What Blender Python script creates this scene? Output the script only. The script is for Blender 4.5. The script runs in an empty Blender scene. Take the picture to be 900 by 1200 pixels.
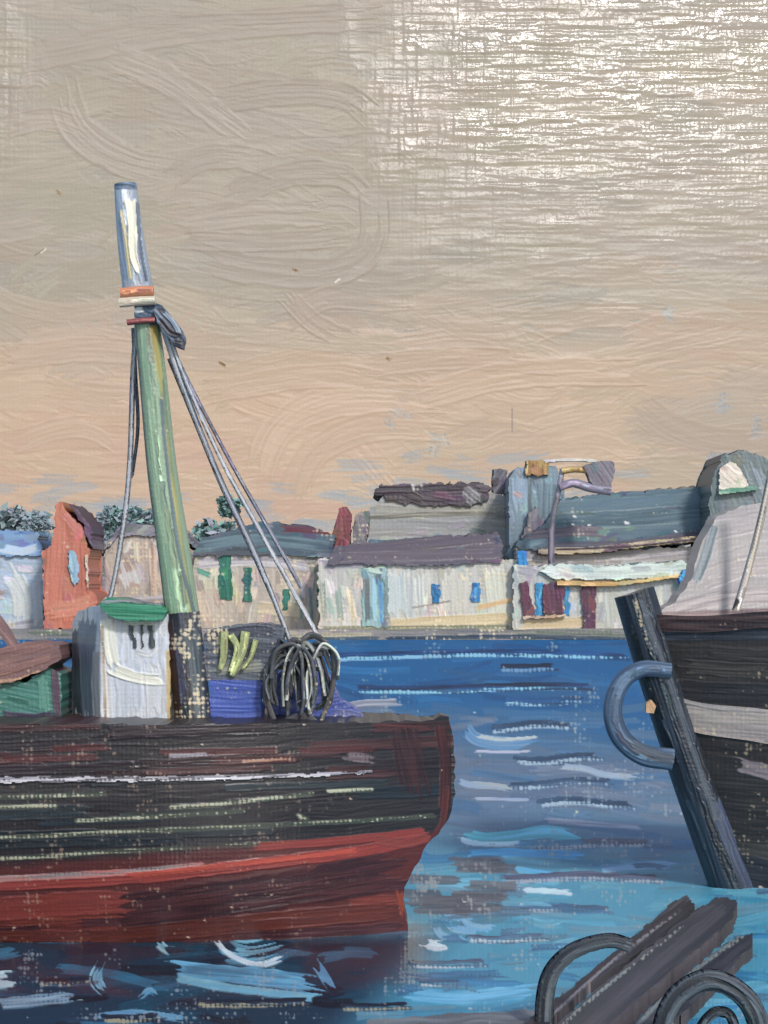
import bpy, math
import numpy as np

# ------------------------------------------------------------------ camera, world, sun, exposure
F = 2625.0          # focal length in photo pixels (900 x 1200)
EYE = 3.84          # eye height above the water
HOR = 690.0         # photo row of the horizon
SC = bpy.context.scene
COL = SC.collection

cam_data = bpy.data.cameras.new('camera')
cam = bpy.data.objects.new('camera', cam_data); COL.objects.link(cam)
cam.location = (0, 0, EYE); cam.rotation_euler = (math.radians(90), 0, 0)
cam_data.sensor_fit = 'VERTICAL'; cam_data.sensor_height = 24.0
cam_data.lens = 24.0 * F / 1200.0
cam_data.shift_y = (HOR - 600.0) / 1200.0
cam_data.clip_start = 0.5; cam_data.clip_end = 5000
SC.camera = cam

SUN_EL, SUN_AZ = math.radians(33), math.radians(25)     # behind the viewer, to the right
L = np.array([math.sin(SUN_AZ) * math.cos(SUN_EL), -math.cos(SUN_AZ) * math.cos(SUN_EL), math.sin(SUN_EL)])
world = bpy.data.worlds.new('World'); SC.world = world; world.use_nodes = True
nt = world.node_tree
skt = nt.nodes.new('ShaderNodeTexSky'); skt.sky_type = 'NISHITA'; skt.sun_disc = False
skt.sun_elevation = SUN_EL; skt.sun_rotation = math.atan2(L[0], L[1])
bg = nt.nodes['Background']; bg.inputs['Strength'].default_value = 0.11
nt.links.new(skt.outputs['Color'], bg.inputs['Color'])
sun_d = bpy.data.lights.new('sun', 'SUN'); sun_d.energy = 1.5; sun_d.angle = math.radians(7)
sun_d.color = (1.0, 0.975, 0.955)
sun = bpy.data.objects.new('sun', sun_d); COL.objects.link(sun)
from mathutils import Vector
sun.rotation_euler = Vector(tuple(L)).to_track_quat('Z', 'Y').to_euler()
sun.location = (30, -60, 60)
SC.view_settings.view_transform = 'Standard'; SC.view_settings.look = 'None'
SC.view_settings.exposure = 0.54; SC.view_settings.gamma = 1.0
SC.view_settings.use_curve_mapping = False
SC.cycles.max_bounces = 5; SC.cycles.diffuse_bounces = 2; SC.cycles.glossy_bounces = 3

# ------------------------------------------------------------------ noise
def _h(i, j, s):
    n = (i.astype(np.int64) * 374761393 + j.astype(np.int64) * 668265263 + int(s) * 974634777) & 0xffffffff
    n = ((n ^ (n >> 13)) * 1274126177) & 0xffffffff
    n = ((n ^ (n >> 16)) * 2246822519) & 0xffffffff
    return ((n ^ (n >> 15)) & 0xffff) / 65535.0
def vn(x, y, s=0):
    x, y = np.broadcast_arrays(np.asarray(x, float), np.asarray(y, float))
    i = np.floor(x); j = np.floor(y); fx = x - i; fy = y - j
    fx = fx * fx * (3 - 2 * fx); fy = fy * fy * (3 - 2 * fy)
    a = _h(i, j, s); b = _h(i + 1, j, s); c = _h(i, j + 1, s); d = _h(i + 1, j + 1, s)
    return a + (b - a) * fx + (c - a) * fy + (a - b - c + d) * fx * fy
def fbm(x, y, s=0, o=3):
    t = 0; a = .5; n = 0
    for k in range(o):
        t = t + a * vn(x * 2 ** k, y * 2 ** k, s + 17 * k); n += a; a *= .5
    return t / n
def sst(a, b, x):
    t = np.clip((x - a) / (b - a), 0, 1); return t * t * (3 - 2 * t)
def weave(x, y, s=0, p=5.3):
    """linen: threads over and under one another, uneven in thickness"""
    xx = x + 1.6 * vn(x * 0 + 3, y / 38, s + 5) + 1.5 * vn(x / 9, y * 0, s + 8)
    yy = y + 1.6 * vn(x / 38, y * 0 + 3, s + 6) + 1.5 * vn(x * 0, y / 9, s + 9)
    i = np.floor(xx / p); j = np.floor(yy / p)
    fx = xx / p - i - .5; fy = yy / p - j - .5
    par = (i + j) % 2
    tx = .55 + .7 * _h(i, i * 0, s + 1); ty = .55 + .7 * _h(j * 0, j, s + 2)
    hx = (.62 * np.cos(np.pi * fx) + .38 * np.cos(np.pi * fy)) * tx
    hy = (.62 * np.cos(np.pi * fy) + .38 * np.cos(np.pi * fx)) * ty
    return np.where(par > .5, hx, hy)
def lin(c):
    c = np.clip(c, 0, 255) / 255.0
    return np.where(c <= .04045, c / 12.92, ((c + .055) / 1.055) ** 2.4)
RS = np.random.RandomState(7)
CREAM = (222, 205, 172)

# ------------------------------------------------------------------ a painted solid: outline, relief, pigment
def axis(lo, hi, step, fine=(-70, 970)):
    """fine spacing where the place is seen closely, coarse beyond"""
    if lo >= fine[0] and hi <= fine[1]:
        n = max(2, int(math.ceil((hi - lo) / step)) + 1); return np.linspace(lo, hi, n)
    a = [np.arange(lo, fine[0], 8.0)] if lo < fine[0] else []
    a.append(np.arange(max(lo, fine[0]), min(hi, fine[1]) + .01, step))
    if hi > fine[1]: a.append(np.arange(fine[1] + 8, hi + 8.0, 8.0))
    return np.concatenate(a)

def smooth_path(pts, n=10):
    p = np.array(pts, float)
    if len(p) < 3: return p
    q = np.vstack([2 * p[0] - p[1], p, 2 * p[-1] - p[-2]]); out = []
    for k in range(1, len(q) - 2):
        for t in np.linspace(0, 1, n, endpoint=False):
            a, b, c, d = q[k - 1], q[k], q[k + 1], q[k + 2]
            out.append(.5 * (2 * b + (c - a) * t + (2 * a - 5 * b + 4 * c - d) * t * t + (3 * b - a - 3 * c + d) * t ** 3))
    out.append(p[-1]); return np.array(out)

def path_dist(P, X, Y):
    """distance, signed offset and arc length of points along a polyline"""
    best = np.full(X.shape, 1e9); off = np.zeros(X.shape); arc = np.zeros(X.shape); acc = 0
    for (ax, ay), (bx, by) in zip(P[:-1], P[1:]):
        dx, dy = bx - ax, by - ay; l = math.hypot(dx, dy)
        if l < 1e-6: continue
        t = np.clip(((X - ax) * dx + (Y - ay) * dy) / l / l, 0, 1)
        d = np.hypot(X - ax - t * dx, Y - ay - t * dy)
        m = d < best
        best[m] = d[m]; off[m] = (((X - ax) * dy - (Y - ay) * dx) / l)[m]; arc[m] = acc + t[m] * l
        acc += l
    return best, off, arc, acc

def strip(pts, w0, w1=None):
    P = smooth_path(pts); w1 = w0 if w1 is None else w1
    d = np.gradient(P, axis=0); d /= np.hypot(d[:, 0], d[:, 1])[:, None] + 1e-9
    n = np.stack([-d[:, 1], d[:, 0]], 1); w = np.linspace(w0, w1, len(P))[:, None] / 2
    return np.vstack([P + n * w, (P - n * w)[::-1]])

class Solid:
    def __init__(self, outline, step=1.0, rag=1.2, seed=None, wv=.35, seg=7, fray=0, fang=0):
        self.seed = seed if seed is not None else RS.randint(1, 10 ** 6)
        o = np.array(outline, float); r = []
        for a, b in zip(o, np.roll(o, -1, 0)):          # the brush leaves no ruled edges
            l = np.hypot(*(b - a)); n = max(1, min(60, int(l / seg)))
            for k in range(n):
                p = a + (b - a) * k / n
                if k: p = p + RS.uniform(-rag, rag, 2) * min(1, l / 20)
                r.append(p)
        self.fray, self.fang = fray, fang
        self.o = o = np.array(r); lo = o.min(0); hi = o.max(0)
        self.step = step
        self.xs = axis(lo[0] - step, hi[0] + step, step); self.ys = axis(lo[1] - step, hi[1] + step, step, (-90, 1290))
        self.X, self.Y = np.meshgrid(self.xs, self.ys)
        self._sdf()
        X, Y = self.X, self.Y
        self.w = weave(X, Y, self.seed % 97)
        self.h = np.zeros(X.shape); self.wa = np.full(X.shape, wv)
        self.c = np.zeros(X.shape + (3,)); self.g = np.zeros(X.shape)
    def _sdf(self):
        X, Y = self.X, self.Y; o = self.o
        best = np.full(X.shape, 1e18); self.nx = X.copy(); self.ny = Y.copy(); ins = np.zeros(X.shape, bool)
        for (ax, ay), (bx, by) in zip(o, np.roll(o, -1, 0)):
            dx, dy = bx - ax, by - ay; l2 = dx * dx + dy * dy + 1e-12
            t = np.clip(((X - ax) * dx + (Y - ay) * dy) / l2, 0, 1)
            px, py = ax + t * dx, ay + t * dy; d = (X - px) ** 2 + (Y - py) ** 2
            m = d < best; best[m] = d[m]; self.nx[m] = px[m]; self.ny[m] = py[m]
            if abs(dy) > 1e-9:
                ins ^= ((ay > Y) != (by > Y)) & (X < ax + (Y - ay) * dx / dy)
        self.sd = np.where(ins, -1, 1) * np.sqrt(best)
        if self.fray:                                    # dry-brushed edge: bristles leave gaps
            ca, sa = math.cos(self.fang), math.sin(self.fang); u = X * ca + Y * sa; v = -X * sa + Y * ca
            n = fbm(u / 9, v / 1.8, self.seed + 600, 2); self.sd = self.sd + self.fray * np.clip(n - .36, 0, 1) * 2.6
    def fill(self, c, c2=None, ang=0, var=.10, ridge=.35, length=45, width=2.2):
        X, Y = self.X, self.Y; ca, sa = math.cos(ang), math.sin(ang)
        wob = 5 * vn(X / 40, Y / 40, self.seed + 3)
        u = X * ca + Y * sa; v = -X * sa + Y * ca + wob
        b = fbm(u / length, v / width, self.seed, 2); b2 = fbm(u / (length * 1.5), v / (width * 5), self.seed + 50, 2)
        c = np.array(c, float); c2 = c if c2 is None else np.array(c2, float)
        k = sst(.3, .7, b2 * .6 + b * .4)[..., None]
        self.c = (c * (1 - k) + c2 * k) * (1 + var * (b - .5) * 2)[..., None]
        self.h = ridge * b
        return self
    def zone(self, f, c):                                # blend a second pigment in by a mask
        f = np.clip(f, 0, 1)[..., None]; self.c = self.c * (1 - f) + np.array(c, float) * f
        return self
    def stroke(self, pts, w, c, c2=None, h=.8, dry=0.0, op=1.0, var=.14, tail=.35, smooth=True, bw=2.2, edge=.5, taper=0, gloss=0):
        P = smooth_path(pts, 6) if smooth else np.array(pts, float)
        lo = P.min(0) - w; hi = P.max(0) + w
        i0, i1 = np.searchsorted(self.xs, [lo[0], hi[0]]); j0, j1 = np.searchsorted(self.ys, [lo[1], hi[1]])
        if i1 <= i0 or j1 <= j0: return self
        sl = (slice(j0, j1), slice(i0, i1)); X, Y = self.X[sl], self.Y[sl]
        s = RS.randint(1, 10 ** 6)
        d, off, t, Ln = path_dist(P, X, Y)
        hw = w / 2 * (1 - taper * t / Ln)
        sn = np.sign(off) * d / hw; a = np.abs(sn)
        b = .6 * vn(off / bw + 50, t / 55, s) + .4 * vn(off / (bw * .55) + 90, t / 25, s + 1)
        lim = .9 + .22 * (vn(t / 14, t * 0 + np.sign(off), s + 2) - .5)
        m = 1 - sst(lim - .12, lim + .1, a)
        tl = min(w * 1.2, .5 * Ln) * tail
        end = Ln - tl * 2 * vn(off / bw, off * 0, s + 3); beg = tl * .9 * vn(off / bw, off * 0, s + 4)
        m = m * (1 - sst(end - 1.5, end + 1.5, t)) * sst(beg - 1.5, beg + 1.5, t + .01 + 1.5 * (beg < 1.5))
        if dry > 0:
            th = dry * (.75 + .5 * t / Ln)
            m = m * sst(th - .10, th + .10, .55 * self.w[sl] + .45 * b + .12 * (vn(X / 11, Y / 11, s + 7) - .5))
        m = m * op; M = m[..., None]
        c = np.array(c, float); c2 = c if c2 is None else np.array(c2, float)
        k = sst(.3, .7, b)[..., None]
        cc = (c * (1 - k) + c2 * k) * (1 + var * (b - .5) * 2)[..., None]
        self.c[sl] = self.c[sl] * (1 - M) + cc * M
        rid = edge * np.exp(-((a - .86) / .12) ** 2) * min(1, w / 10)
        self.h[sl] = self.h[sl] * (1 - .7 * m) + m * h * (.25 + .75 * b + rid)
        if gloss: self.g[sl] = np.maximum(self.g[sl], gloss * m)
        return self
    def ground(self, amount=.5, c=CREAM, scale=26, region=None):
        """bare primed canvas showing on the crowns of the threads"""
        X, Y = self.X, self.Y
        n = fbm(X / scale, Y / scale, self.seed + 400, 3); n = np.clip((n - .5) * 2.4 + .5, 0, 1.2)
        g = vn(X / 4.1, Y / 5.6, self.seed + 77); g2 = vn(X / 1.7, Y / 2.6, self.seed + 78)   # no two threads alike
        m = sst(1.10, 1.34, self.w * .46 + n * (.22 + .62 * amount) + .42 * g + .26 * g2) * min(1, .5 + amount)
        if region is not None: m = m * region
        fl = np.array(c, float); M = m[..., None] * .9
        self.c = self.c * (1 - M) + fl * M; self.h = self.h + .25 * m
        return self
    def flecks(self, n, c=(235, 228, 212), r=1.2):
        lo = self.o.min(0); hi = self.o.max(0)
        for _ in range(n):
            x, y = RS.uniform(lo, hi); q = RS.uniform(.6, 1.4) * r
            self.stroke([(x - q, y), (x + q, y + RS.uniform(-1, 1))], 2 * q, c, h=1.6, smooth=False, tail=0)
        return self
    # -- geometry
    def build(self, name, mat, parent, place, back, base=(0, 0, 0)):
        """place(x, y, h) -> world xyz of the painted face; back(x, y) -> the face behind it"""
        X, Y, sd = self.X, self.Y, self.sd; st = self.step
        ny, nx = X.shape; inside = sd < 0
        cx = (self.xs[1:] - self.xs[:-1])[None, :]; cy = (self.ys[1:] - self.ys[:-1])[:, None]
        near = sd < 1.5 * np.maximum(np.gradient(self.xs)[None, :], np.gradient(self.ys)[:, None])
        q = lambda m: (m[:-1, :-1], m[:-1, 1:], m[1:, 1:], m[1:, :-1])
        keep = np.logical_or.reduce(q(inside)) & np.logical_and.reduce(q(near))
        if self.fray: keep = np.logical_and.reduce(q(inside))
        px = np.where(inside, X, self.nx); py = np.where(inside, Y, self.ny)
        hh = self.h + self.wa * (self.w - .5) * np.exp(-1.1 * np.maximum(self.h, 0))
        f = np.stack(place(px, py, hh), -1).reshape(-1, 3)
        idx = np.arange(nx * ny).reshape(ny, nx)
        a, b, c, d = [t[keep] for t in (idx[:-1, :-1], idx[:-1, 1:], idx[1:, 1:], idx[1:, :-1])]
        faces = np.stack([a, d, c, b], 1)               # faces the viewer (-Y)
        used = np.unique(faces); mp = np.full(nx * ny, -1); mp[used] = np.arange(len(used))
        V = [f[used]]; C = [lin(self.c.reshape(-1, 3)[used])]; G = [self.g.reshape(-1)[used]]; FA = [mp[faces]]
        smooth = [np.ones(len(faces), bool)]
        if back is not None:
            k = keep.astype(np.int8); kp = np.pad(k, 1)
            E = []
            up = (kp[1:-1, 1:-1] == 1) & (kp[:-2, 1:-1] == 0); dn = (kp[1:-1, 1:-1] == 1) & (kp[2:, 1:-1] == 0)
            lf = (kp[1:-1, 1:-1] == 1) & (kp[1:-1, :-2] == 0); rt = (kp[1:-1, 1:-1] == 1) & (kp[1:-1, 2:] == 0)
            A, B, Cc, D = idx[:-1, :-1], idx[:-1, 1:], idx[1:, 1:], idx[1:, :-1]
            for m, p, r in ((up, B, A), (rt, Cc, B), (dn, D, Cc), (lf, A, D)):
                E.append(np.stack([p[m], r[m]], 1))
            E = np.vstack(E); ev = np.unique(E); me = np.full(nx * ny, -1); me[ev] = np.arange(len(ev))
            ex, ey = px.reshape(-1)[ev], py.reshape(-1)[ev]
            n0 = len(used); ne = len(ev)
            V += [f[ev], np.stack(back(ex, ey), -1)]
            ce = lin(self.c.reshape(-1, 3)[ev]); C += [ce, ce]; G += [np.zeros(ne), np.zeros(ne)]
            e0, e1 = me[E[:, 0]] + n0, me[E[:, 1]] + n0
            FA.append(np.stack([e0, e0 + ne, e1 + ne, e1], 1)[:, ::-1]); smooth.append(np.zeros(len(E), bool))
            # the far side, coarser
            bx = self.xs[::6] if len(self.xs) > 18 else self.xs; by = self.ys[::6] if len(self.ys) > 18 else self.ys
            ix = np.searchsorted(self.xs, bx); iy = np.searchsorted(self.ys, by)
            S = np.ix_(iy, ix); s2 = sd[S]; i2 = s2 < 0
            nr = s2 < 9 * max(st, 1); kk = np.logical_or.reduce(q(i2)) & np.logical_and.reduce(q(nr))
            bxx = np.where(i2, X[S], self.nx[S]); byy = np.where(i2, Y[S], self.ny[S])
            if kk.any():
                id2 = np.arange(s2.size).reshape(s2.shape)
                a, b, c, d = [t[kk] for t in (id2[:-1, :-1], id2[:-1, 1:], id2[1:, 1:], id2[1:, :-1])]
                fb = np.stack([a, b, c, d], 1); ub = np.unique(fb); mb = np.full(s2.size, -1); mb[ub] = np.arange(len(ub))
                n1 = n0 + 2 * ne
                V.append(np.stack(back(bxx.reshape(-1)[ub], byy.reshape(-1)[ub]), -1))
                C.append(lin(self.c[S].reshape(-1, 3)[ub])); G.append(np.zeros(len(ub)))
                FA.append(mb[fb] + n1); smooth.append(np.ones(len(fb), bool))
        return raw_mesh(name, np.vstack(V) - np.array(base), np.vstack(FA), np.vstack(C), np.concatenate(smooth), mat, parent, np.concatenate(G))

def raw_mesh(name, V, FA, C, smooth, mat, parent=None, G=None):
    me = bpy.data.meshes.new(name)
    me.vertices.add(len(V)); me.vertices.foreach_set('co', np.ascontiguousarray(V, np.float32).ravel())
    n = len(FA); k = FA.shape[1]
    me.loops.add(n * k); me.loops.foreach_set('vertex_index', np.ascontiguousarray(FA, np.int32).ravel())
    me.polygons.add(n); me.polygons.foreach_set('loop_start', np.arange(0, n * k, k, dtype=np.int32))
    me.polygons.foreach_set('use_smooth', np.ascontiguousarray(smooth, bool))
    me.update(calc_edges=True); me.validate()
    at_ = me.attributes.new('pigment', 'FLOAT_COLOR', 'POINT')
    cc = np.ones((len(V), 4), np.float32); cc[:, :3] = C
    at_.data.foreach_set('color', cc.ravel())
    if G is not None and np.any(G > 0):
        ga = me.attributes.new('calm', 'FLOAT', 'POINT'); ga.data.foreach_set('value', np.ascontiguousarray(G, np.float32))
    me.materials.append(mat)
    o = bpy.data.objects.new(name, me); COL.objects.link(o)
    if parent is not None: o.parent = parent
    return o

def P3(x, y, d): return np.array([(x - 450) * d / F, d, EYE - (y - HOR) * d / F])
def upright(d, front=None, thick=.3, backf=None, relief=1.0):
    """an upright solid standing d metres away; front / backf give its depth over its face"""
    def place(x, y, h):
        yy = d if front is None else front(x, y)
        return (x - 450) * d / F, yy - h * relief * d / F + 0 * x, EYE - (y - HOR) * d / F
    def back(x, y):
        if backf is not None: yy = backf(x, y)
        else: yy = (d if front is None else front(x, y)) + thick
        return (x - 450) * d / F, yy + 0 * x, EYE - (y - HOR) * d / F
    return place, back
def flat_on_water(z0, zb):
    def place(x, y, h):
        d = F * (EYE - z0) / (y - HOR)
        return (x - 450) * d / F, d, z0 + h * d / F * 1.2
    def back(x, y):
        d = F * (EYE - z0) / (y - HOR)
        return (x - 450) * d / F, d, zb + 0 * d
    return place, back

# ------------------------------------------------------------------ materials
def paint(name, rough=.42, spec=.5, bump=.15, scale=30.0, var=.10, coat=0.0):
    m = bpy.data.materials.new(name); m.use_nodes = True; n = m.node_tree.nodes; l = m.node_tree.links
    p = n['Principled BSDF']; p.inputs['Roughness'].default_value = rough
    p.inputs['Specular IOR Level'].default_value = spec
    a = n.new('ShaderNodeAttribute'); a.attribute_name = 'pigment'
    tc = n.new('ShaderNodeTexCoord'); nz = n.new('ShaderNodeTexNoise')
    nz.inputs['Scale'].default_value = scale; nz.inputs['Detail'].default_value = 6
    l.new(tc.outputs['Object'], nz.inputs['Vector'])
    mr = n.new('ShaderNodeMapRange'); mr.inputs['From Min'].default_value = .25; mr.inputs['From Max'].default_value = .75
    mr.inputs['To Min'].default_value = 1 - var; mr.inputs['To Max'].default_value = 1 + var
    l.new(nz.outputs['Fac'], mr.inputs['Value'])
    mx = n.new('ShaderNodeVectorMath'); mx.operation = 'SCALE'
    l.new(a.outputs['Color'], mx.inputs[0]); l.new(mr.outputs['Result'], mx.inputs['Scale'])
    l.new(mx.outputs['Vector'], p.inputs['Base Color'])
    b = n.new('ShaderNodeBump'); b.inputs['Strength'].default_value = bump; b.inputs['Distance'].default_value = 1.0 / scale
    l.new(nz.outputs['Fac'], b.inputs['Height']); l.new(b.outputs['Normal'], p.inputs['Normal'])
    if coat:
        p.inputs['Coat Weight'].default_value = coat; p.inputs['Coat Roughness'].default_value = .12
    return m
M_SKY = paint('sky_oil', rough=.12, spec=.26, bump=.12, scale=3.0, var=.03)
def _sky_gloss():                                        # lean paint dries glossy, fat paint dries matt
    n = M_SKY.node_tree.nodes; l = M_SKY.node_tree.links; p = n['Principled BSDF']
    c = n.new('ShaderNodeAttribute'); c.attribute_name = 'calm'
    for sock, a, b in (('Specular IOR Level', .09, .29), ('Roughness', .33, .11)):
        k = n.new('ShaderNodeMapRange'); k.inputs['To Min'].default_value = a; k.inputs['To Max'].default_value = b
        l.new(c.outputs['Fac'], k.inputs['Value']); l.new(k.outputs['Result'], p.inputs[sock])
_sky_gloss()
M_BOAT = paint('boat_paint', rough=.38, bump=.2, scale=60)
M_SPAR = paint('spar_paint', rough=.42, bump=.2, scale=70)
M_ROPE = paint('rope_fibre', rough=.75, bump=.25, scale=90)
M_TOWN = paint('town_plaster', rough=.5, bump=.2, scale=8)
M_ROOF = paint('roof_slate', rough=.45, bump=.2, scale=8)
M_LEAF = paint('tree_leaf', rough=.55, bump=.1, scale=8)
M_WOOD = paint('tarred_timber', rough=.55, bump=.25, scale=60)
M_RUBB = paint('black_rubber', rough=.62, bump=.2, scale=70)
M_LAND = paint('quay_stone', rough=.6, bump=.25, scale=5)

M_WATER = bpy.data.materials.new('harbour_water'); M_WATER.use_nodes = True
def _water():
    n = M_WATER.node_tree.nodes; l = M_WATER.node_tree.links
    n.remove(n['Principled BSDF']); out = n['Material Output']
    df = n.new('ShaderNodeBsdfDiffuse'); gl = n.new('ShaderNodeBsdfGlossy'); mix = n.new('ShaderNodeMixShader')
    a = n.new('ShaderNodeAttribute'); a.attribute_name = 'pigment'
    c = n.new('ShaderNodeAttribute'); c.attribute_name = 'calm'
    l.new(a.outputs['Color'], df.inputs['Color'])
    r = n.new('ShaderNodeMapRange'); r.inputs['To Min'].default_value = .34; r.inputs['To Max'].default_value = .13
    l.new(c.outputs['Fac'], r.inputs['Value']); l.new(r.outputs['Result'], gl.inputs['Roughness'])
    k = n.new('ShaderNodeMapRange'); k.inputs['To Min'].default_value = .10; k.inputs['To Max'].default_value = .44
    l.new(c.outputs['Fac'], k.inputs['Value']); l.new(k.outputs['Result'], mix.inputs['Fac'])
    tc = n.new('ShaderNodeTexCoord'); mp = n.new('ShaderNodeMapping'); mp.inputs['Scale'].default_value = (1.2, .5, 1)
    nz = n.new('ShaderNodeTexNoise'); nz.inputs['Scale'].default_value = 3.0; nz.inputs['Detail'].default_value = 5
    b = n.new('ShaderNodeBump'); b.inputs['Strength'].default_value = .2; b.inputs['Distance'].default_value = .08
    l.new(tc.outputs['Object'], mp.inputs['Vector']); l.new(mp.outputs['Vector'], nz.inputs['Vector'])
    l.new(nz.outputs['Fac'], b.inputs['Height'])
    l.new(b.outputs['Normal'], df.inputs['Normal']); l.new(b.outputs['Normal'], gl.inputs['Normal'])
    l.new(df.outputs[0], mix.inputs[1]); l.new(gl.outputs[0], mix.inputs[2]); l.new(mix.outputs[0], out.inputs['Surface'])
_water()

# ------------------------------------------------------------------ scene graph helpers
def lay(s, k):
    kw = k[-1] if isinstance(k[-1], dict) else {}
    a = [v for v in k if not isinstance(v, dict)]
    s.stroke(*a, **kw)
def thing(name, label, cat, loc, group=None):
    o = bpy.data.objects.new(name, None); COL.objects.link(o); o.location = tuple(float(v) for v in loc)
    o.empty_display_size = .3; o['label'] = label; o['category'] = cat
    if group: o['group'] = group
    return o
def tag(o, label, cat, group=None):
    o['label'] = label; o['category'] = cat
    if group: o['group'] = group
    return o
def base_of(parent): return (0, 0, 0) if parent is None else tuple(parent.location)
def chain_base(parent):
    b = np.zeros(3); p = parent
    while p is not None: b += np.array(p.location); p = p.parent
    return b
def piece(name, parent, outline, d, c, c2=None, ang=0, thick=.3, front=None, backf=None, mat=None, rag=1.0, strokes=(), bare=0,
          ridge=.5, var=.12, wv=.35, step=1.0, width=2.2, relief=1.0, post=None, fray=None):
    town = mat in (None, M_TOWN, M_ROOF)
    s = Solid(outline, step=step, rag=rag * (1.7 if town else 1.2), wv=wv, seg=4.5, fray=fray if fray is not None else (min(1.3 if mat is M_ROOF else 1.0, .08 * np.ptp(np.array(outline, float), 0).min()) if town else 0), fang=ang).fill(c, c2, ang, var, ridge, width=width)
    if town:                                             # weathered, patchily repainted surfaces
        lo, hi = s.o.min(0), s.o.max(0); ar = (hi - lo).prod()
        for q in range(int(min(60, 3 + ar / 260))):
            x, y = RS.uniform(lo, hi); l = RS.uniform(.25, .6) * min(50, (hi - lo)[0 if abs(math.sin(ang)) < .5 else 1]); a2 = ang + RS.normal(0, .25)
            cc = np.array(c if RS.rand() < .5 or c2 is None else c2, float) * RS.uniform(.84, 1.14) + RS.uniform(-13, 13, 3)
            s.stroke([(x - l / 2 * math.cos(a2), y - l / 2 * math.sin(a2)), (x + l / 2 * math.cos(a2), y + l / 2 * math.sin(a2))], RS.uniform(.22, .6) * min(16, (hi - lo).min()) + 2, cc, cc * RS.uniform(.88, 1.1), h=RS.uniform(.5, 1.1), dry=RS.choice([0, .2, .35]), op=.85)
    for k in strokes: lay(s, k)
    if post: post(s)
    if bare: s.ground(bare)
    pl, bk = upright(d, front, thick, backf, relief)
    return s.build(name, mat or M_TOWN, parent, pl, bk, chain_base(parent))
def tube(name, parent, pts, w0, w1, d, c, c2=None, d1=None, mat=None, strokes=(), bare=0, ridge=.5, var=.2, post=None, rag=.4, relief=1.0, fray=0):
    """a round spar, rope or ring along a path; d1 lets its far end stand nearer or farther"""
    P = smooth_path(pts); w1 = w0 if w1 is None else w1; d1 = d if d1 is None else d1
    dm = d
    def rad(x, y):
        dist, off, t, Ln = path_dist(P, x, y); k = t / Ln
        r = (w0 + (w1 - w0) * k) / 2; s = np.clip(dist / r, 0, 1)
        return d + (d1 - d) * k, r * np.sqrt(1 - s * s) * dm / F
    fr = lambda x, y: rad(x, y)[0] - rad(x, y)[1]
    bk = lambda x, y: rad(x, y)[0] + rad(x, y)[1] + .004
    a0 = np.array(pts[0], float); a1 = np.array(pts[-1], float)
    s = Solid(strip(pts, w0, w1), rag=rag, wv=.2, fray=fray)
    s.fill(c, c2, 0, var, ridge)
    # bristle marks run along the spar
    s.stroke(pts, max(w0, w1) * 1.15, c, c2, h=ridge * 1.6, tail=0, var=var)
    for q in range(int(min(14, 2 + len(P) / 3))):        # broken touches along its length
        i = RS.randint(0, max(1, len(P) - 4)); j = min(len(P), i + RS.randint(4, 14)); wm = (w0 + w1) / 2; cc = np.array(c if RS.rand() < .5 or c2 is None else c2, float) * RS.uniform(.72, 1.25) + RS.uniform(-6, 6, 3)
        if j - i > 1: s.stroke([(a + RS.uniform(-.04, .04) * wm + o_, b) for (a, b), o_ in zip(P[i:j], [RS.uniform(-.3, .3) * wm] * (j - i))], wm * RS.uniform(.15, .4) + 1, cc, cc * 1.15, h=ridge * 1.6, dry=RS.choice([0, .2, .35]), smooth=False)
    for k in strokes: lay(s, k)
    if post: post(s)
    if bare: s.ground(bare)
    pl, bb = upright(dm, fr, 0, bk, relief)
    return s.build(name, mat or M_SPAR, parent, pl, bb, chain_base(parent))
def box(x0, y0, x1, y1): return [(x0, y0), (x1, y0), (x1, y1), (x0, y1)]

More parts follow.
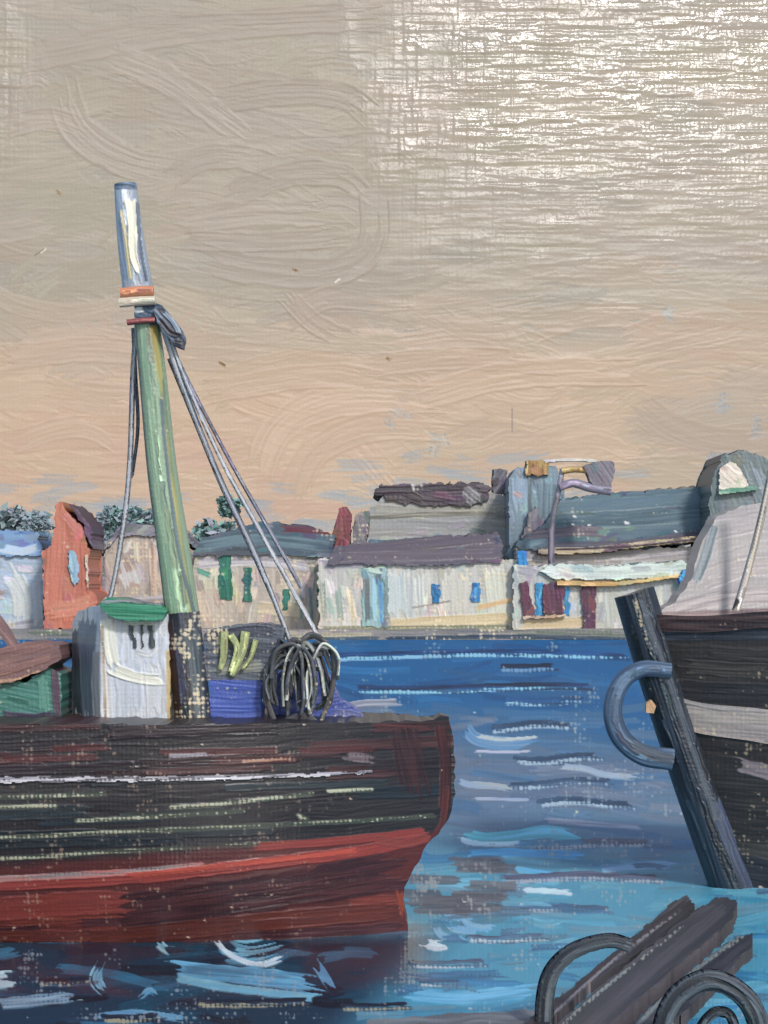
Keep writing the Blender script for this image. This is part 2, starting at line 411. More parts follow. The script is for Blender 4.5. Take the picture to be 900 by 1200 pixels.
# ================================================================== SETTING
# ---- sky: a painted backdrop leaning back like a canvas on its easel
def build_sky():
    D = 430.0
    s = Solid([(-1000, -480), (1900, -480), (1900, 705), (-1000, 705)], rag=0, seed=11)
    X, Y = s.X, s.Y
    s.fill((160, 152, 139), (155, 148, 137), .04, .03, .4, 90)
    KD = .93
    low = sst(330, 450, Y + 40 * (fbm(X / 120, Y / 60, 3) - .5) * 2 - 25 * sst(380, 580, X))
    s.zone(low, (186, 164, 142))
    n = 700
    for k in range(n):
        x = RS.uniform(-250, 1150); y = RS.uniform(-60, 680)
        lo = float(sst(320, 470, y + RS.uniform(-25, 25) + (35 if x > 470 else 0)))
        a = np.array((171, 161, 146.)); b = np.array((197, 173, 151.))
        if x > 470: a = np.array((175, 165, 150.)); b = np.array((192, 171, 149.))
        if x < 380 and y > 480: b = np.array((199, 172, 149.))
        c = (a * (1 - lo) + b * lo) * KD + RS.uniform(-3.5, 3.5) + RS.uniform(-2, 2, 3)
        if x > 800 and y > 430: c = c * .72 + np.array((140, 138, 134.)) * .28
        L_ = RS.uniform(70, 260); th = RS.normal(-.02, .13); cv = RS.normal(0, .22)
        if RS.rand() < .06: th += RS.uniform(-.9, .9); L_ *= .6
        if x > 440 and y < 330: th *= .4; cv *= .3
        pts = []
        for t in np.linspace(-.5, .5, 5):
            pts.append((x + L_ * t * math.cos(th + cv * t), y + L_ * t * math.sin(th + cv * t) + cv * L_ * t * t))
        thin = x > 450 and y < 330
        s.stroke(pts, RS.uniform(22, 58), c, c + RS.uniform(-7, 7), h=RS.uniform(.45, 1.0) * (.5 if thin else 1), op=.7, var=.03, bw=RS.uniform(2.0, 3.6), tail=.8, edge=.25)
    # long loaded sweeps of the brush that stand out in the thick upper sky
    for pts, w in (([(20, 70), (180, 40), (330, 24), (470, 18)], 40), ([(150, 26), (300, 22), (455, 14)], 16), ([(70, 90), (90, 150), (150, 190), (230, 205)], 46), ([(110, 60), (190, 90), (250, 130), (300, 165)], 38),
                   ([(190, 215), (230, 188), (280, 184), (330, 200)], 34), ([(240, 120), (330, 108), (400, 112), (440, 140)], 36), ([(250, 240), (330, 206), (400, 205), (432, 230)], 34), ([(220, 300), (300, 316), (390, 318), (436, 286), (436, 220)], 40),
                   ([(200, 260), (300, 250), (410, 252)], 36), ([(210, 282), (310, 284), (420, 276)], 26), ([(10, 110), (40, 96), (62, 108)], 24), ([(0, 150), (60, 140), (110, 160)], 30), ([(330, 380), (380, 350), (440, 352)], 30), ([(330, 340), (370, 380), (420, 400)], 26),
                   ([(300, 560), (330, 500), (400, 470), (520, 470)], 44), ([(340, 590), (370, 530), (440, 500), (560, 505)], 40), ([(480, 470), (600, 440), (760, 436)], 36), ([(420, 430), (540, 420), (660, 428)], 30), ([(0, 420), (110, 410), (230, 424)], 34), ([(240, 460), (380, 440), (470, 452)], 32), ([(10, 520), (90, 500), (140, 520)], 30)):
        my = np.mean([q[1] for q in pts]); lo = float(sst(330, 460, my))
        c = (np.array((172, 160, 147.)) * (1 - lo) + np.array((197, 173, 151.)) * lo) * KD + RS.uniform(-4, 4)
        s.stroke(pts, w, c, c + RS.uniform(-6, 6), h=1.15, op=.8, var=.03, bw=3.0, tail=.9, edge=.45)
    # bluish breaths of paint low down over the roofs, and a few warm ones
    for k in range(150):
        x = RS.uniform(-250, 1150); y = RS.uniform(560, 660) - 34 * math.exp(-((x - 560) / 130) ** 2) - 26 * math.exp(-((x - 850) / 60) ** 2)
        s.stroke([(x - 20, y + RS.uniform(-8, 8)), (x + RS.uniform(15, 50), y + RS.uniform(-10, 8))], RS.uniform(8, 18), (146, 158, 168), (130, 146, 160), h=.4, dry=RS.uniform(.1, .4), op=.42, tail=.9)
    for x, y, w in ((465, 492, 26), (508, 520, 30), (780, 368, 22), (850, 470, 34), (885, 500, 30), (830, 540, 40)):
        for q in range(3):
            s.stroke([(x + RS.uniform(-12, 12), y + RS.uniform(-10, 10)), (x + RS.uniform(-6, 16), y + RS.uniform(-14, 14))], w * .45, (138, 148, 156), (160, 160, 158), h=.3, dry=.5, op=.55)
    # scratches, grit and small brown knots caught in the paint
    for x, y in ((70, 226), (348, 317), (262, 427), (455, 420)):
        s.stroke([(x - 4, y - 2), (x + 4, y + 3)], 4, (128, 104, 70), (150, 125, 90), h=1.4, tail=.6)
    for x, y in ((50, 294), (395, 329)):
        s.stroke([(x - 2, y + 2), (x + 3, y - 2)], 2.4, (226, 216, 200), h=1.8, tail=0)
    for x0, y0, x1, y1 in ((40, 300, 52, 292), (600, 505, 600, 478)):
        s.stroke([(x0, y0), (x1, y1)], 1.6, (120, 112, 104), h=.1)
    # thinly painted part: the linen stands out and takes the light
    thin = sst(385, 590, X + 210 * (fbm(X / 34, Y / 60, 8) - .5)) * sst(470, 150, Y + 230 * (fbm(X / 60, Y / 12, 9) - .5))
    edge = sst(60, -10, X + 30 * (fbm(X / 30, Y / 60, 10) - .5)) * sst(260, 60, Y)
    m = np.maximum(thin, edge)
    slub_h = fbm(X / 46, Y / 5.0, 61, 2); slub_v = fbm(X / 5.0, Y / 60, 62, 2)
    s.h = s.h * (1 - .45 * m) + m * (2.2 * slub_h + 1.1 * slub_v * sst(800, 480, X) + .5 * fbm(X / 3.0, Y / 2.6, 63, 2))
    s.wa = .17 + .70 * m
    s.g = np.clip(np.maximum(thin, .35 * edge) * (.25 + .75 * sst(360, 60, Y)) * (.35 + 1.1 * fbm(X / 40, Y / 14, 71)) + .25 * sst(.62, .74, fbm(X / 60, Y / 20, 72)) * sst(330, 420, X) * sst(480, 300, Y), 0, 1)
    tilt, yaw = math.radians(6.5), math.radians(9.5)
    nrm = np.array([math.sin(yaw) * math.cos(tilt), -math.cos(yaw) * math.cos(tilt), math.sin(tilt)])
    U = np.array([math.cos(yaw), math.sin(yaw), 0.0]); W = np.cross(U, nrm); W = W if W[2] > 0 else -W
    O = np.array([0, D, EYE])
    def place(x, y, h):
        dx = (x - 450) / F; dz = -(y - HOR) / F                   # where the sight line meets the leaning canvas
        t = nrm[1] * D / (nrm[0] * dx + nrm[1] + nrm[2] * dz)
        P = np.stack([dx * t, t, EYE + dz * t], -1) + nrm * (h * D / F)[..., None]
        return P[..., 0], P[..., 1], P[..., 2]
    o = s.build('sky', M_SKY, None, place, None)
    o['kind'] = 'structure'
    return o
build_sky()

# ---- land behind the quay, one sheet out past the backdrop
def build_land():
    V = np.array([(-700, 168.3, .34), (700, 168.3, .34), (700, 1500, .34), (-700, 1500, .34),
                  (-700, 168.3, -3), (700, 168.3, -3)], float)
    FA = np.array([(0, 1, 2, 3), (4, 5, 1, 0)]); C = np.tile(lin(np.array((120, 112, 100.))), (6, 1))
    o = raw_mesh('land', V, FA, C, np.zeros(2, bool), M_LAND); o['kind'] = 'structure'
build_land()
s = Solid(box(-300, 738, 1250, 756), rag=1.0, wv=.5).fill((142, 136, 128), (112, 112, 112), 0, .15, .7)
for k in range(26):
    x = RS.uniform(-100, 900); y = RS.uniform(740, 752)
    s.stroke([(x, y), (x + RS.uniform(30, 110), y + RS.uniform(-2, 2))], RS.uniform(4, 8), *[((120, 122, 112), (96, 104, 86)), ((158, 146, 140), (140, 132, 132)), ((86, 96, 100), (70, 86, 98)), ((190, 176, 146), (160, 150, 128))][k % 4], h=1, dry=.3)
s.stroke([(455, 748), (600, 746), (735, 749)], 5, (58, 72, 88), (44, 60, 76), h=1.2)
s.ground(.45)
pl, bk = upright(168, None, 6)
o = s.build('quay', M_LAND, None, pl, bk); o['kind'] = 'structure'

# ---- water
def build_water():
    ys = np.concatenate([np.arange(742, 1262, 1.0)])
    s = Solid([(-700, 743), (1600, 743), (1600, 1420), (-700, 1420)], rag=0, seed=23, wv=.25)
    X, Y = s.X, s.Y
    s.fill((106, 130, 156), (112, 131, 150), 0, .10, .5, 60)
    far = sst(900, 800, Y + 60 * (fbm(X / 90, Y / 30, 31) - .5) - .10 * (X - 560))
    s.zone(far, (22, 104, 156))
    near = sst(925, 1060, Y + 60 * (fbm(X / 110, Y / 35, 32) - .5) + .06 * (X - 560))
    s.zone(near, (90, 166, 190))
    hull_refl = sst(1080, 1110, Y + 14 * (fbm(X / 40, Y / 16, 33) - .5)) * sst(560, 450, X + .9 * (Y - 1100))  # dark navy paints the hull's reflection into the water colour
    s.zone(hull_refl * .95, (34, 54, 72))
    # overlapping brushloads of water
    for k in range(620):
        y = 745 + 520 * RS.rand() ** 1.1; x = RS.uniform(-260, 1160)
        if y < 830: c = [(24, 104, 156), (36, 116, 166), (18, 88, 140), (52, 108, 150)][RS.randint(4)]
        elif y < 1000: c = [(110, 136, 160), (94, 132, 160), (124, 138, 156), (76, 124, 160), (128, 140, 156)][RS.randint(5)]
        else: c = [(88, 168, 192), (112, 182, 200), (70, 150, 180), (122, 164, 180), (102, 144, 160)][RS.randint(5)]
        if y > 1085 and x < 440: c = [(34, 54, 74), (24, 36, 52), (72, 134, 164), (34, 82, 102), (32, 33, 42)][RS.randint(5)]  # dark strokes within the hull's painted reflection
        L_ = RS.uniform(40, 130); a = RS.normal(0, .05)
        s.stroke([(x - L_ / 2, y - a * L_), (x, y + RS.normal(0, 3)), (x + L_ / 2, y + a * L_)], RS.uniform(6, 17), c, np.array(c) + RS.uniform(-14, 14), h=RS.uniform(.5, 1.1), op=.7, dry=RS.choice([0, 0, .25]))
    def dark_wave(x0, x1, y, c=(44, 76, 106), c2=(60, 92, 120), w=7, amp=3, dots=(176, 196, 204), ph=0, dy=5):
        pts = [(x0 + (x1 - x0) * t, y + amp * math.sin(ph + 5.2 * t)) for t in np.linspace(0, 1, 7)]
        s.stroke(pts, w * .8, c, c2, h=1.5, edge=.9, tail=.5)
        s.stroke([(a + 6, b + dy) for a, b in pts], 5, c, (90, 116, 140), h=.5, op=.6)
        s.stroke([(a + 4, b + dy) for a, b in pts], 4.6, np.minimum(245, np.array(dots) * 1.15), dots, h=1.5, dry=.54, tail=.2)
    def crest(pts, w, c, c2, h=1.3, dry=0):  # light strokes paint the highlights on the waves
        c = np.minimum(250, np.array(c) * 1.15); c2 = np.minimum(250, np.array(c2) * 1.15)
        s.stroke(pts, w * 1.08, c, c2, h=h, dry=max(dry, .10), edge=.7, op=.88, tail=.8)
    # far blue water
    dark_wave(395, 735, 766, (20, 62, 110), (36, 92, 148), 7, 2.5, (150, 204, 226), 2.0)
    dark_wave(585, 650, 781, (16, 38, 66), (20, 50, 86), 7, .5, (120, 160, 190))
    dark_wave(418, 690, 805, (16, 36, 62), (28, 66, 110), 7, 2, (150, 208, 232), .5)
    dark_wave(590, 685, 820, (26, 62, 100), (40, 92, 140), 6, 1.5, (160, 200, 220), 0)
    crest([(380, 838), (420, 826), (480, 824)], 9, (120, 112, 112), (170, 168, 172), dry=.2)
    dark_wave(575, 672, 850, w=8, amp=3, ph=1.6)
    crest([(542, 850), (560, 868), (600, 872), (636, 868)], 16, (96, 148, 186), (120, 150, 170))
    crest([(560, 864), (590, 868), (632, 864)], 4, (206, 204, 190), (190, 196, 190))
    crest([(556, 881), (600, 882), (625, 880)], 3, (206, 204, 204), (190, 186, 196))
    dark_wave(604, 704, 888, w=8, ph=.4)
    crest([(655, 898), (685, 902), (710, 909), (752, 912)], 8, (196, 200, 200), (150, 168, 180))
    crest([(535, 915), (550, 920), (580, 922), (605, 926)], 8, (188, 190, 178), (140, 160, 180))
    crest([(555, 936), (590, 937), (625, 938)], 4, (190, 194, 202), (150, 164, 184))
    dark_wave(596, 716, 917, w=7, ph=1)
    dark_wave(632, 742, 940, w=8, ph=3)
    crest([(672, 953), (684, 951)], 5, (216, 190, 160), (230, 206, 180))
    crest([(640, 962), (690, 966), (760, 970)], 7, (130, 140, 160), (150, 156, 168), dry=.2)
    crest([(540, 978), (580, 984), (640, 976), (690, 984)], 15, (84, 178, 186), (110, 190, 206))
    crest([(545, 1002), (600, 1000), (690, 1004)], 10, (70, 158, 204), (92, 172, 208))
    crest([(537, 984), (560, 990), (622, 990)], 6, (216, 226, 232), (190, 214, 226), h=1.8)
    dark_wave(620, 762, 988, (86, 96, 118), (104, 112, 134), 8, 2, (176, 180, 186), 1)
    crest([(582, 1030), (610, 1026), (680, 1036)], 18, (120, 186, 206), (90, 164, 200))
    crest([(585, 1042), (620, 1044), (676, 1048)], 7, (226, 236, 240), (200, 220, 230), h=1.7)
    dark_wave(590, 775, 1028, (82, 92, 118), (100, 108, 134), 9, 2, (168, 176, 186), 2)
    crest([(700, 1020), (770, 1014), (800, 1018)], 10, (110, 164, 196), (140, 178, 200), dry=.2)
    dark_wave(585, 715, 1064, (84, 92, 110), (96, 104, 124), 7, 1, (168, 176, 182), 2)
    for x, y in ((515, 1060), (520, 1075), (540, 1072), (508, 1084)):
        crest([(x, y), (x + 12, y + 14), (x + 42, y + 18)], 9, (150, 186, 204), (110, 160, 190), dry=.25)
    crest([(496, 1107), (512, 1110), (526, 1108)], 13, (222, 234, 222), (206, 228, 220), h=2.2)
    dark_wave(548, 640, 1098, (84, 100, 122), (100, 122, 146), 6, 1.5, (190, 200, 204))
    dark_wave(482, 570, 1128, (86, 106, 130), (100, 124, 148), 6, 1, (190, 200, 204))
    dark_wave(490, 580, 1150, (76, 104, 134), (94, 124, 150), 6, 1, (188, 198, 200))
    crest([(470, 1165), (540, 1170), (640, 1160)], 16, (88, 160, 190), (112, 172, 198))
    for k in range(60):
        x = RS.uniform(450, 980); y = RS.uniform(985, 1210); L_ = RS.uniform(30, 110)
        c = [(70, 118, 152), (88, 122, 150), (60, 128, 166), (120, 186, 204), (96, 130, 152), (70, 140, 172)][RS.randint(6)]
        s.stroke([(x - L_ / 2, y + RS.uniform(-3, 3)), (x, y + RS.uniform(-3, 3)), (x + L_ / 2, y + RS.uniform(-5, 5))], RS.uniform(5, 14), c, np.array(c) * 1.08, h=1.2, dry=RS.uniform(.1, .4), op=.85, tail=.8)
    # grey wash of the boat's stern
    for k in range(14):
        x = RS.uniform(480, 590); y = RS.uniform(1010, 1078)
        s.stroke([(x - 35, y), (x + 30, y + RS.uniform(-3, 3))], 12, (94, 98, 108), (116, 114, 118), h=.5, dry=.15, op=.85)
    # broken water over the hull's painted reflection
    crest([(255, 1108), (290, 1116), (334, 1108)], 32, (104, 156, 176), (126, 180, 198), dry=.15)
    crest([(252, 1102), (272, 1122), (305, 1132), (336, 1122)], 7, (222, 228, 236), (200, 214, 226), h=1.9)
    crest([(183, 1104), (195, 1114), (214, 1116)], 12, (136, 190, 208), (176, 212, 222), h=1.6)
    crest([(118, 1134), (112, 1150), (124, 1164)], 17, (128, 186, 206), (156, 204, 216), h=1.6)
    crest([(-20, 1152), (15, 1150), (42, 1153)], 22, (206, 226, 222), (186, 212, 214), h=2)
    crest([(-10, 1178), (40, 1174), (100, 1166)], 14, (122, 146, 162), (150, 168, 178), dry=.3)
    crest([(196, 1136), (260, 1142), (340, 1150), (392, 1160)], 22, (92, 152, 182), (112, 172, 198))
    crest([(205, 1146), (250, 1156), (330, 1166), (380, 1172)], 10, (142, 198, 210), (118, 178, 198))
    crest([(370, 1130), (384, 1152), (398, 1166)], 12, (130, 178, 204), (104, 160, 194))
    crest([(112, 1192), (160, 1188), (220, 1196)], 8, (120, 168, 190), (96, 140, 168))
    crest([(166, 1168), (176, 1162), (190, 1170)], 8, (120, 170, 190), (96, 150, 178))
    for x0, x1, y in ((44, 110, 1153), (230, 360, 1178), (400, 480, 1182), (120, 190, 1196)):
        dark_wave(x0, x1, y - 4, (34, 44, 60), (44, 52, 66), 6, 1, (170, 160, 130))
    dark_wave(-260, -40, 1150, (34, 44, 60), (44, 52, 66), 6, 2, (150, 160, 170))
    # more of the same small waves out of the frame's middle
    for k in range(40):
        x = RS.choice([RS.uniform(-290, -60), RS.uniform(960, 1150)]); y = RS.uniform(770, 1230)
        dark_wave(x, x + RS.uniform(60, 130), y)
    s.ground(.30, (176, 184, 186), 34)
    s.ground(.75, (176, 176, 172), 22, sst(470, 500, X) * sst(600, 560, X) * sst(1000, 1022, Y) * sst(1090, 1066, Y))
    s.flecks(110, (214, 216, 214), 1.0)
    calm = sst(1060, 1095, Y) * sst(530, 470, X) * sst(1190, 1130, Y + 60 * (fbm(X / 50, Y / 14, 36) - .5)) * sst(.36, .60, fbm(X / 60, Y / 12, 35) + .5 * sst(340, 390, X) * sst(1160, 1130, Y))
    s.g = np.clip(calm * .9 + .02, 0, 1)
    def place(x, y, h):
        d = F * EYE / (y - HOR)
        return (x - 450) * d / F, d, h * d / F * np.clip(1.3 - d / 220, .5, 1.3)
    # sea beyond what is painted in detail
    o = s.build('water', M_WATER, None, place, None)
    o['kind'] = 'structure'
    bm_v = np.array([(-900, -60, -.35), (900, -60, -.35), (900, 168.2, -.35), (-900, 168.2, -.35)], float)
    o2 = raw_mesh('water', bm_v, np.array([(0, 1, 2, 3)]), np.tile(lin(np.array((90, 150, 176.))), (4, 1)), np.zeros(1, bool), M_WATER)
    o2['kind'] = 'structure'
build_water()

# ================================================================== FAR SHORE
def roof_front(d, y0, k):            # slopes away above the eaves line y0, k metres per pixel
    return lambda x, y: d + np.clip(y0 - y, 0, 400) * k
def roof_back(d, y0, k, depth):
    return lambda x, y: d + depth - np.clip(y0 - y, 0, 400) * k * .55
def window(parent, x0, y0, x1, y1, d, c, c2, frame=None, name='window', bare=.2):
    p = piece(name, parent, box(x0, y0, x1, y1), d - .12, c, c2, math.pi / 2, .2, rag=1.2, bare=bare, ridge=.8)
    return p

# trees: trunk, limbs and a crown of many leaf dabs
def tree(cx, base_y, top_y, w, d, cols, label, group, n=520, narrow=1.0):
    t = thing('tree', label, 'tree', P3(cx, base_y, d), group)
    H = (base_y - top_y)
    tube('trunk', t, [(cx, base_y), (cx + 1, base_y - H * .3), (cx - 1, top_y + H * .25)], 7, 2.5, d, (62, 54, 50), (84, 74, 66), mat=M_WOOD)
    px = d / F; V = []; FA = []; C = []
    k = 0
    cl = [(RS.normal(0, .27) * w, -H * .97 + w * RS.uniform(.1, .95), RS.normal(0, .25) * w, RS.uniform(.13, .25) * w) for _ in range(22)]
    for q in range(int(n * 2.2)):
        x, y, z, r = cl[RS.randint(len(cl))]
        v = RS.normal(0, 1, 3); v /= np.linalg.norm(v); rr = r * RS.uniform(.3, 1.05)
        p = np.array([x + v[0] * rr * 1.3, y + v[1] * rr * .8, z + v[2] * rr])
        ax = RS.normal(0, 1, 3); ax[1] *= .5; ax /= np.linalg.norm(ax); bx = np.cross(ax, RS.normal(0, 1, 3)); bx /= np.linalg.norm(bx)
        l = RS.uniform(3.5, 9.0); b = RS.uniform(2.2, 4.4)
        c = lin(np.array(cols[RS.randint(len(cols))], float) * RS.uniform(.92, 1.1))
        for e in (-ax * l - bx * b * .3, -ax * .2 * l - bx * b, ax * l + bx * b * .2, ax * .1 * l + bx * b):
            w3 = p + e; V.append((w3[0] * px, w3[2] * px, -w3[1] * px)); C.append(c)
        FA.append((k, k + 1, k + 2, k + 3)); k += 4
    V = np.array(V); V[:, 2] = np.maximum(V[:, 2], .2)
    raw_mesh('crown', V, np.array(FA), np.array(C), np.zeros(len(FA), bool), M_LEAF, t)
    return t
DK = [(146, 162, 168), (152, 166, 174), (136, 154, 158), (156, 158, 168), (140, 164, 164)]
GR = [(118, 158, 150), (126, 164, 154), (124, 150, 156), (140, 172, 166)]
TG = 'trees behind the waterfront houses'
tree(-70, 740, 590, 70, 205, DK, 'dark tree behind the pale blue house at the left edge', TG)
tree(14, 740, 592, 66, 207, DK, 'dark blue-grey tree standing over the white house roof', TG, 700)
tree(38, 740, 600, 40, 203, DK, 'low dark tree touching the left side of the orange house', TG, 400)
tree(118, 740, 598, 50, 200, DK, 'dark tree just right of the orange house gable', TG, 600)
tree(158, 740, 588, 46, 202, DK + GR, 'grey-green tree between the orange house and the mast', TG, 560)
tree(246, 740, 606, 44, 204, DK + GR, 'dark tree close to the right of the mast', TG, 500)
tree(268, 740, 578, 20, 195, GR, 'slim green tree rising above the long grey roof', TG, 360)
tree(1010, 740, 560, 120, 210, DK + GR, 'dark tree behind the right-hand fishing boat', TG, 500)

# white and pale blue house at the left edge
h = thing('waterside_house', 'white and pale blue house at the far left of the quay', 'house', P3(-10, 742, 176))
piece('wall', h, box(-90, 645, 52, 742), 176, (188, 196, 202), (168, 186, 204), .1, 6, strokes=[
    ([(12, 672), (26, 700), (28, 738)], 26, (214, 216, 212), (196, 204, 204), dict(h=1.3)),
    ([(40, 680), (46, 736)], 14, (196, 206, 212), (176, 190, 204), dict(h=1.2)),
    ([(-40, 690), (8, 694)], 20, (150, 130, 128), (176, 170, 172), dict(dry=.2)),
    ([(0, 736), (48, 730)], 12, (156, 156, 166), (180, 180, 186), dict())], bare=.25)
piece('roof', h, [(-96, 652), (-70, 618), (40, 622), (56, 652)], 175.6, (146, 172, 198), (120, 150, 182), 0, 6, roof_front(175.6, 652, .06), roof_back(175.6, 652, .06, 7), M_ROOF,
      strokes=[([(0, 642), (24, 646), (46, 640)], 12, (200, 208, 212), (170, 190, 208), dict(h=1.2))], bare=.15)

# orange-red house with a pointed gable
h = thing('gabled_house', 'orange-red house with pointed gable and tall pale window', 'house', P3(82, 738, 172))
piece('wall', h, [(50, 738), (49, 645), (60, 636), (63, 612), (64, 592), (73, 585), (80, 600), (98, 618), (106, 650), (104, 690), (112, 694), (118, 738)], 172,
      (194, 120, 96), (178, 106, 88), math.pi / 2, 7, strokes=[
      ([(66, 592), (66, 640), (58, 730)], 22, (198, 124, 100), (184, 110, 90), dict(h=1.2)),
      ([(76, 600), (98, 628)], 14, (196, 128, 110), (180, 110, 98), dict(h=1)),
      ([(98, 640), (102, 700)], 9, (192, 116, 92), (176, 104, 84), dict(h=1.1)),
      ([(56, 716), (90, 712), (120, 704)], 22, (204, 138, 112), (190, 120, 98), dict(h=1))], bare=.12)
piece('window', h, [(78, 645), (86, 644), (93, 660), (92, 684), (86, 688), (80, 668)], 171.8, (166, 190, 200), (128, 160, 178), math.pi / 2, .25, ridge=.8)
piece('roof', h, [(80, 588), (86, 592), (108, 614), (112, 648), (106, 640), (98, 620)], 171.9, (82, 62, 76), (104, 84, 96), .9, 7, mat=M_ROOF, ridge=.8)
piece('downpipe', h, strip([(101, 650), (103, 690)], 3), 171.7, (216, 206, 190), (190, 170, 150), 1.5, .2)

# cream house behind the wheelhouse
h = thing('cream_house', 'cracked cream house between the orange gable and the green mast', 'house', P3(160, 740, 182))
piece('wall', h, [(112, 740), (113, 660), (140, 622), (205, 628), (236, 650), (238, 740)], 182, (190, 176, 160), (160, 152, 148), math.pi / 2, 7,
      strokes=[([(150, 668), (156, 690)], 28, (206, 204, 200), (190, 190, 190), dict(h=1)),
               ([(120, 650), (118, 700)], 8, (120, 116, 120), (150, 140, 140), dict(dry=.3)),
               ([(178, 640), (184, 735)], 10, (170, 140, 120), (200, 180, 160), dict(dry=.35)),
               ([(128, 704), (200, 700)], 7, (156, 150, 156), (176, 170, 172), dict(dry=.2))], bare=.5)
piece('roof', h, [(108, 664), (124, 636), (142, 612), (210, 618), (244, 652), (205, 632), (140, 628)], 181.7, (108, 110, 122), (134, 130, 136), -.4, 7.6, mat=M_ROOF, bare=.35)

# long low house with green shutters
h = thing('long_house', 'long cream house with green shutters under a grey roof right of the mast', 'house', P3(300, 742, 178))
piece('wall', h, box(226, 648, 378, 742), 178, (198, 184, 164), (172, 162, 152), math.pi / 2, 7, strokes=[
      ([(230, 660), (300, 656), (370, 664)], 16, (168, 162, 168), (186, 180, 178), dict(dry=.15)),
      ([(232, 690), (244, 730)], 12, (214, 196, 172), (190, 170, 150), dict(dry=.3)),
      ([(300, 712), (340, 716), (378, 720)], 16, (214, 196, 166), (200, 186, 160), dict(dry=.25)),
      ([(230, 668), (250, 676)], 7, (70, 128, 106), (96, 150, 130), dict(dry=.2)),
      ([(352, 700), (354, 728)], 5, (150, 172, 160), (120, 140, 130), dict(dry=.2)), ([(364, 690), (366, 730)], 5, (130, 150, 150), (170, 180, 170), dict(dry=.2))], bare=.55)
for x0, y0, x1, y1 in ((256, 646, 272, 704), (284, 664, 296, 706), (370, 677, 380, 712), (330, 690, 340, 715)):
    window(h, x0, y0, x1, y1, 178, (40, 104, 88), (58, 122, 100), name='shutter', bare=.3)
piece('roof', h, [(222, 652), (236, 628), (300, 610), (352, 612), (392, 626), (394, 656), (330, 652)], 177.6, (92, 106, 114), (76, 86, 92), .06, 7, roof_front(177.6, 652, .06), roof_back(177.6, 652, .06, 8), M_ROOF,
      strokes=[([(232, 640), (300, 632), (388, 640)], 15, (82, 96, 104), (98, 116, 120), dict(h=1)), ([(226, 652), (300, 650), (372, 668)], 9, (96, 94, 100), (78, 82, 84), dict()),
               ([(330, 618), (392, 622)], 10, (104, 58, 64), (92, 66, 74), dict(h=1))], bare=.25)

# maroon gable
h = thing('narrow_house', 'narrow house with steep maroon gable and dark grey side', 'house', P3(408, 742, 184))
piece('wall', h, box(384, 650, 434, 742), 184, (150, 146, 146), (176, 166, 156), 1.5, 6, bare=.4)
piece('gable', h, [(382, 658), (390, 618), (397, 594), (406, 592), (413, 602), (411, 636), (408, 658)], 183.7, (112, 62, 66), (128, 72, 74), 1.5, 3, ridge=.9, mat=M_ROOF, rag=.8)
piece('roof', h, [(411, 656), (414, 604), (422, 598), (433, 598), (432, 620), (426, 656)], 183.8, (100, 96, 102), (128, 124, 126), 1.3, 6, mat=M_ROOF, bare=.35, ridge=.9)

# middle white house with blue windows
h = thing('white_house', 'white quayside house with two small blue windows and mauve roof', 'house', P3(500, 742, 172))
piece('wall', h, box(372, 654, 614, 742), 172, (200, 196, 184), (184, 182, 174), 1.5, 8, strokes=[
      ([(462, 668), (466, 736)], 26, (196, 206, 204), (184, 190, 186), dict(h=1.1)), ([(486, 672), (488, 730)], 24, (190, 194, 192), (204, 204, 192), dict(h=1)),
      ([(530, 670), (534, 735)], 30, (208, 202, 186), (190, 188, 178), dict(h=1)), ([(578, 664), (584, 735)], 26, (214, 214, 196), (196, 196, 178), dict(h=1.2)),
      ([(376, 680), (380, 730)], 10, (150, 160, 150), (190, 178, 152), dict(dry=.3)), ([(396, 690), (400, 732)], 8, (120, 146, 136), (150, 160, 150), dict(dry=.25)),
      ([(408, 690), (416, 730)], 8, (200, 186, 158), (220, 204, 174), dict(dry=.2)),
      ([(455, 732), (520, 728), (604, 724)], 14, (212, 190, 150), (196, 180, 146), dict(dry=.2)),
      ([(560, 712), (604, 702)], 7, (212, 176, 128), (200, 170, 130), dict(dry=.15)),
      ([(376, 662), (430, 660)], 12, (164, 160, 166), (146, 142, 148), dict(dry=.1)),
      ([(484, 712), (530, 704)], 2.5, (150, 140, 130), (150, 140, 130), dict()), ([(376, 738), (600, 736)], 9, (150, 146, 116), (120, 122, 100), dict(dry=.35))], bare=.4)
for x0, y0, x1, y1 in ((505, 683, 517, 708), (552, 682, 564, 706)):
    window(h, x0, y0, x1, y1, 172, (40, 116, 168), (72, 140, 188))
piece('door', h, box(424, 664, 456, 736), 171.9, (150, 178, 178), (112, 132, 132), 1.5, .3, strokes=[
      ([(430, 664), (452, 668)], 14, (196, 216, 196), (176, 200, 184), dict(h=1.4)), ([(446, 680), (447, 734)], 6, (84, 140, 178), (120, 168, 196), dict()),
      ([(430, 680), (431, 730)], 7, (112, 118, 118), (90, 100, 104), dict()), ([(438, 680), (439, 730)], 5, (176, 206, 212), (150, 190, 200), dict(dry=.2))], bare=.3)
piece('roof', h, [(380, 662), (392, 640), (430, 634), (520, 626), (586, 622), (592, 640), (588, 660), (500, 664)], 171.6, (106, 96, 102), (92, 86, 94), -.04, 8, roof_front(171.6, 662, .05), roof_back(171.6, 662, .05, 9), M_ROOF,
      strokes=[([(400, 642), (480, 638), (588, 628)], 14, (102, 92, 98), (88, 80, 88), dict(h=1.2)), ([(400, 652), (500, 650), (586, 648)], 14, (110, 100, 106), (94, 86, 92), dict(h=1.1)),
               ([(590, 660), (640, 656)], 8, (140, 134, 138), (170, 166, 164), dict(dry=.2))], bare=.12)

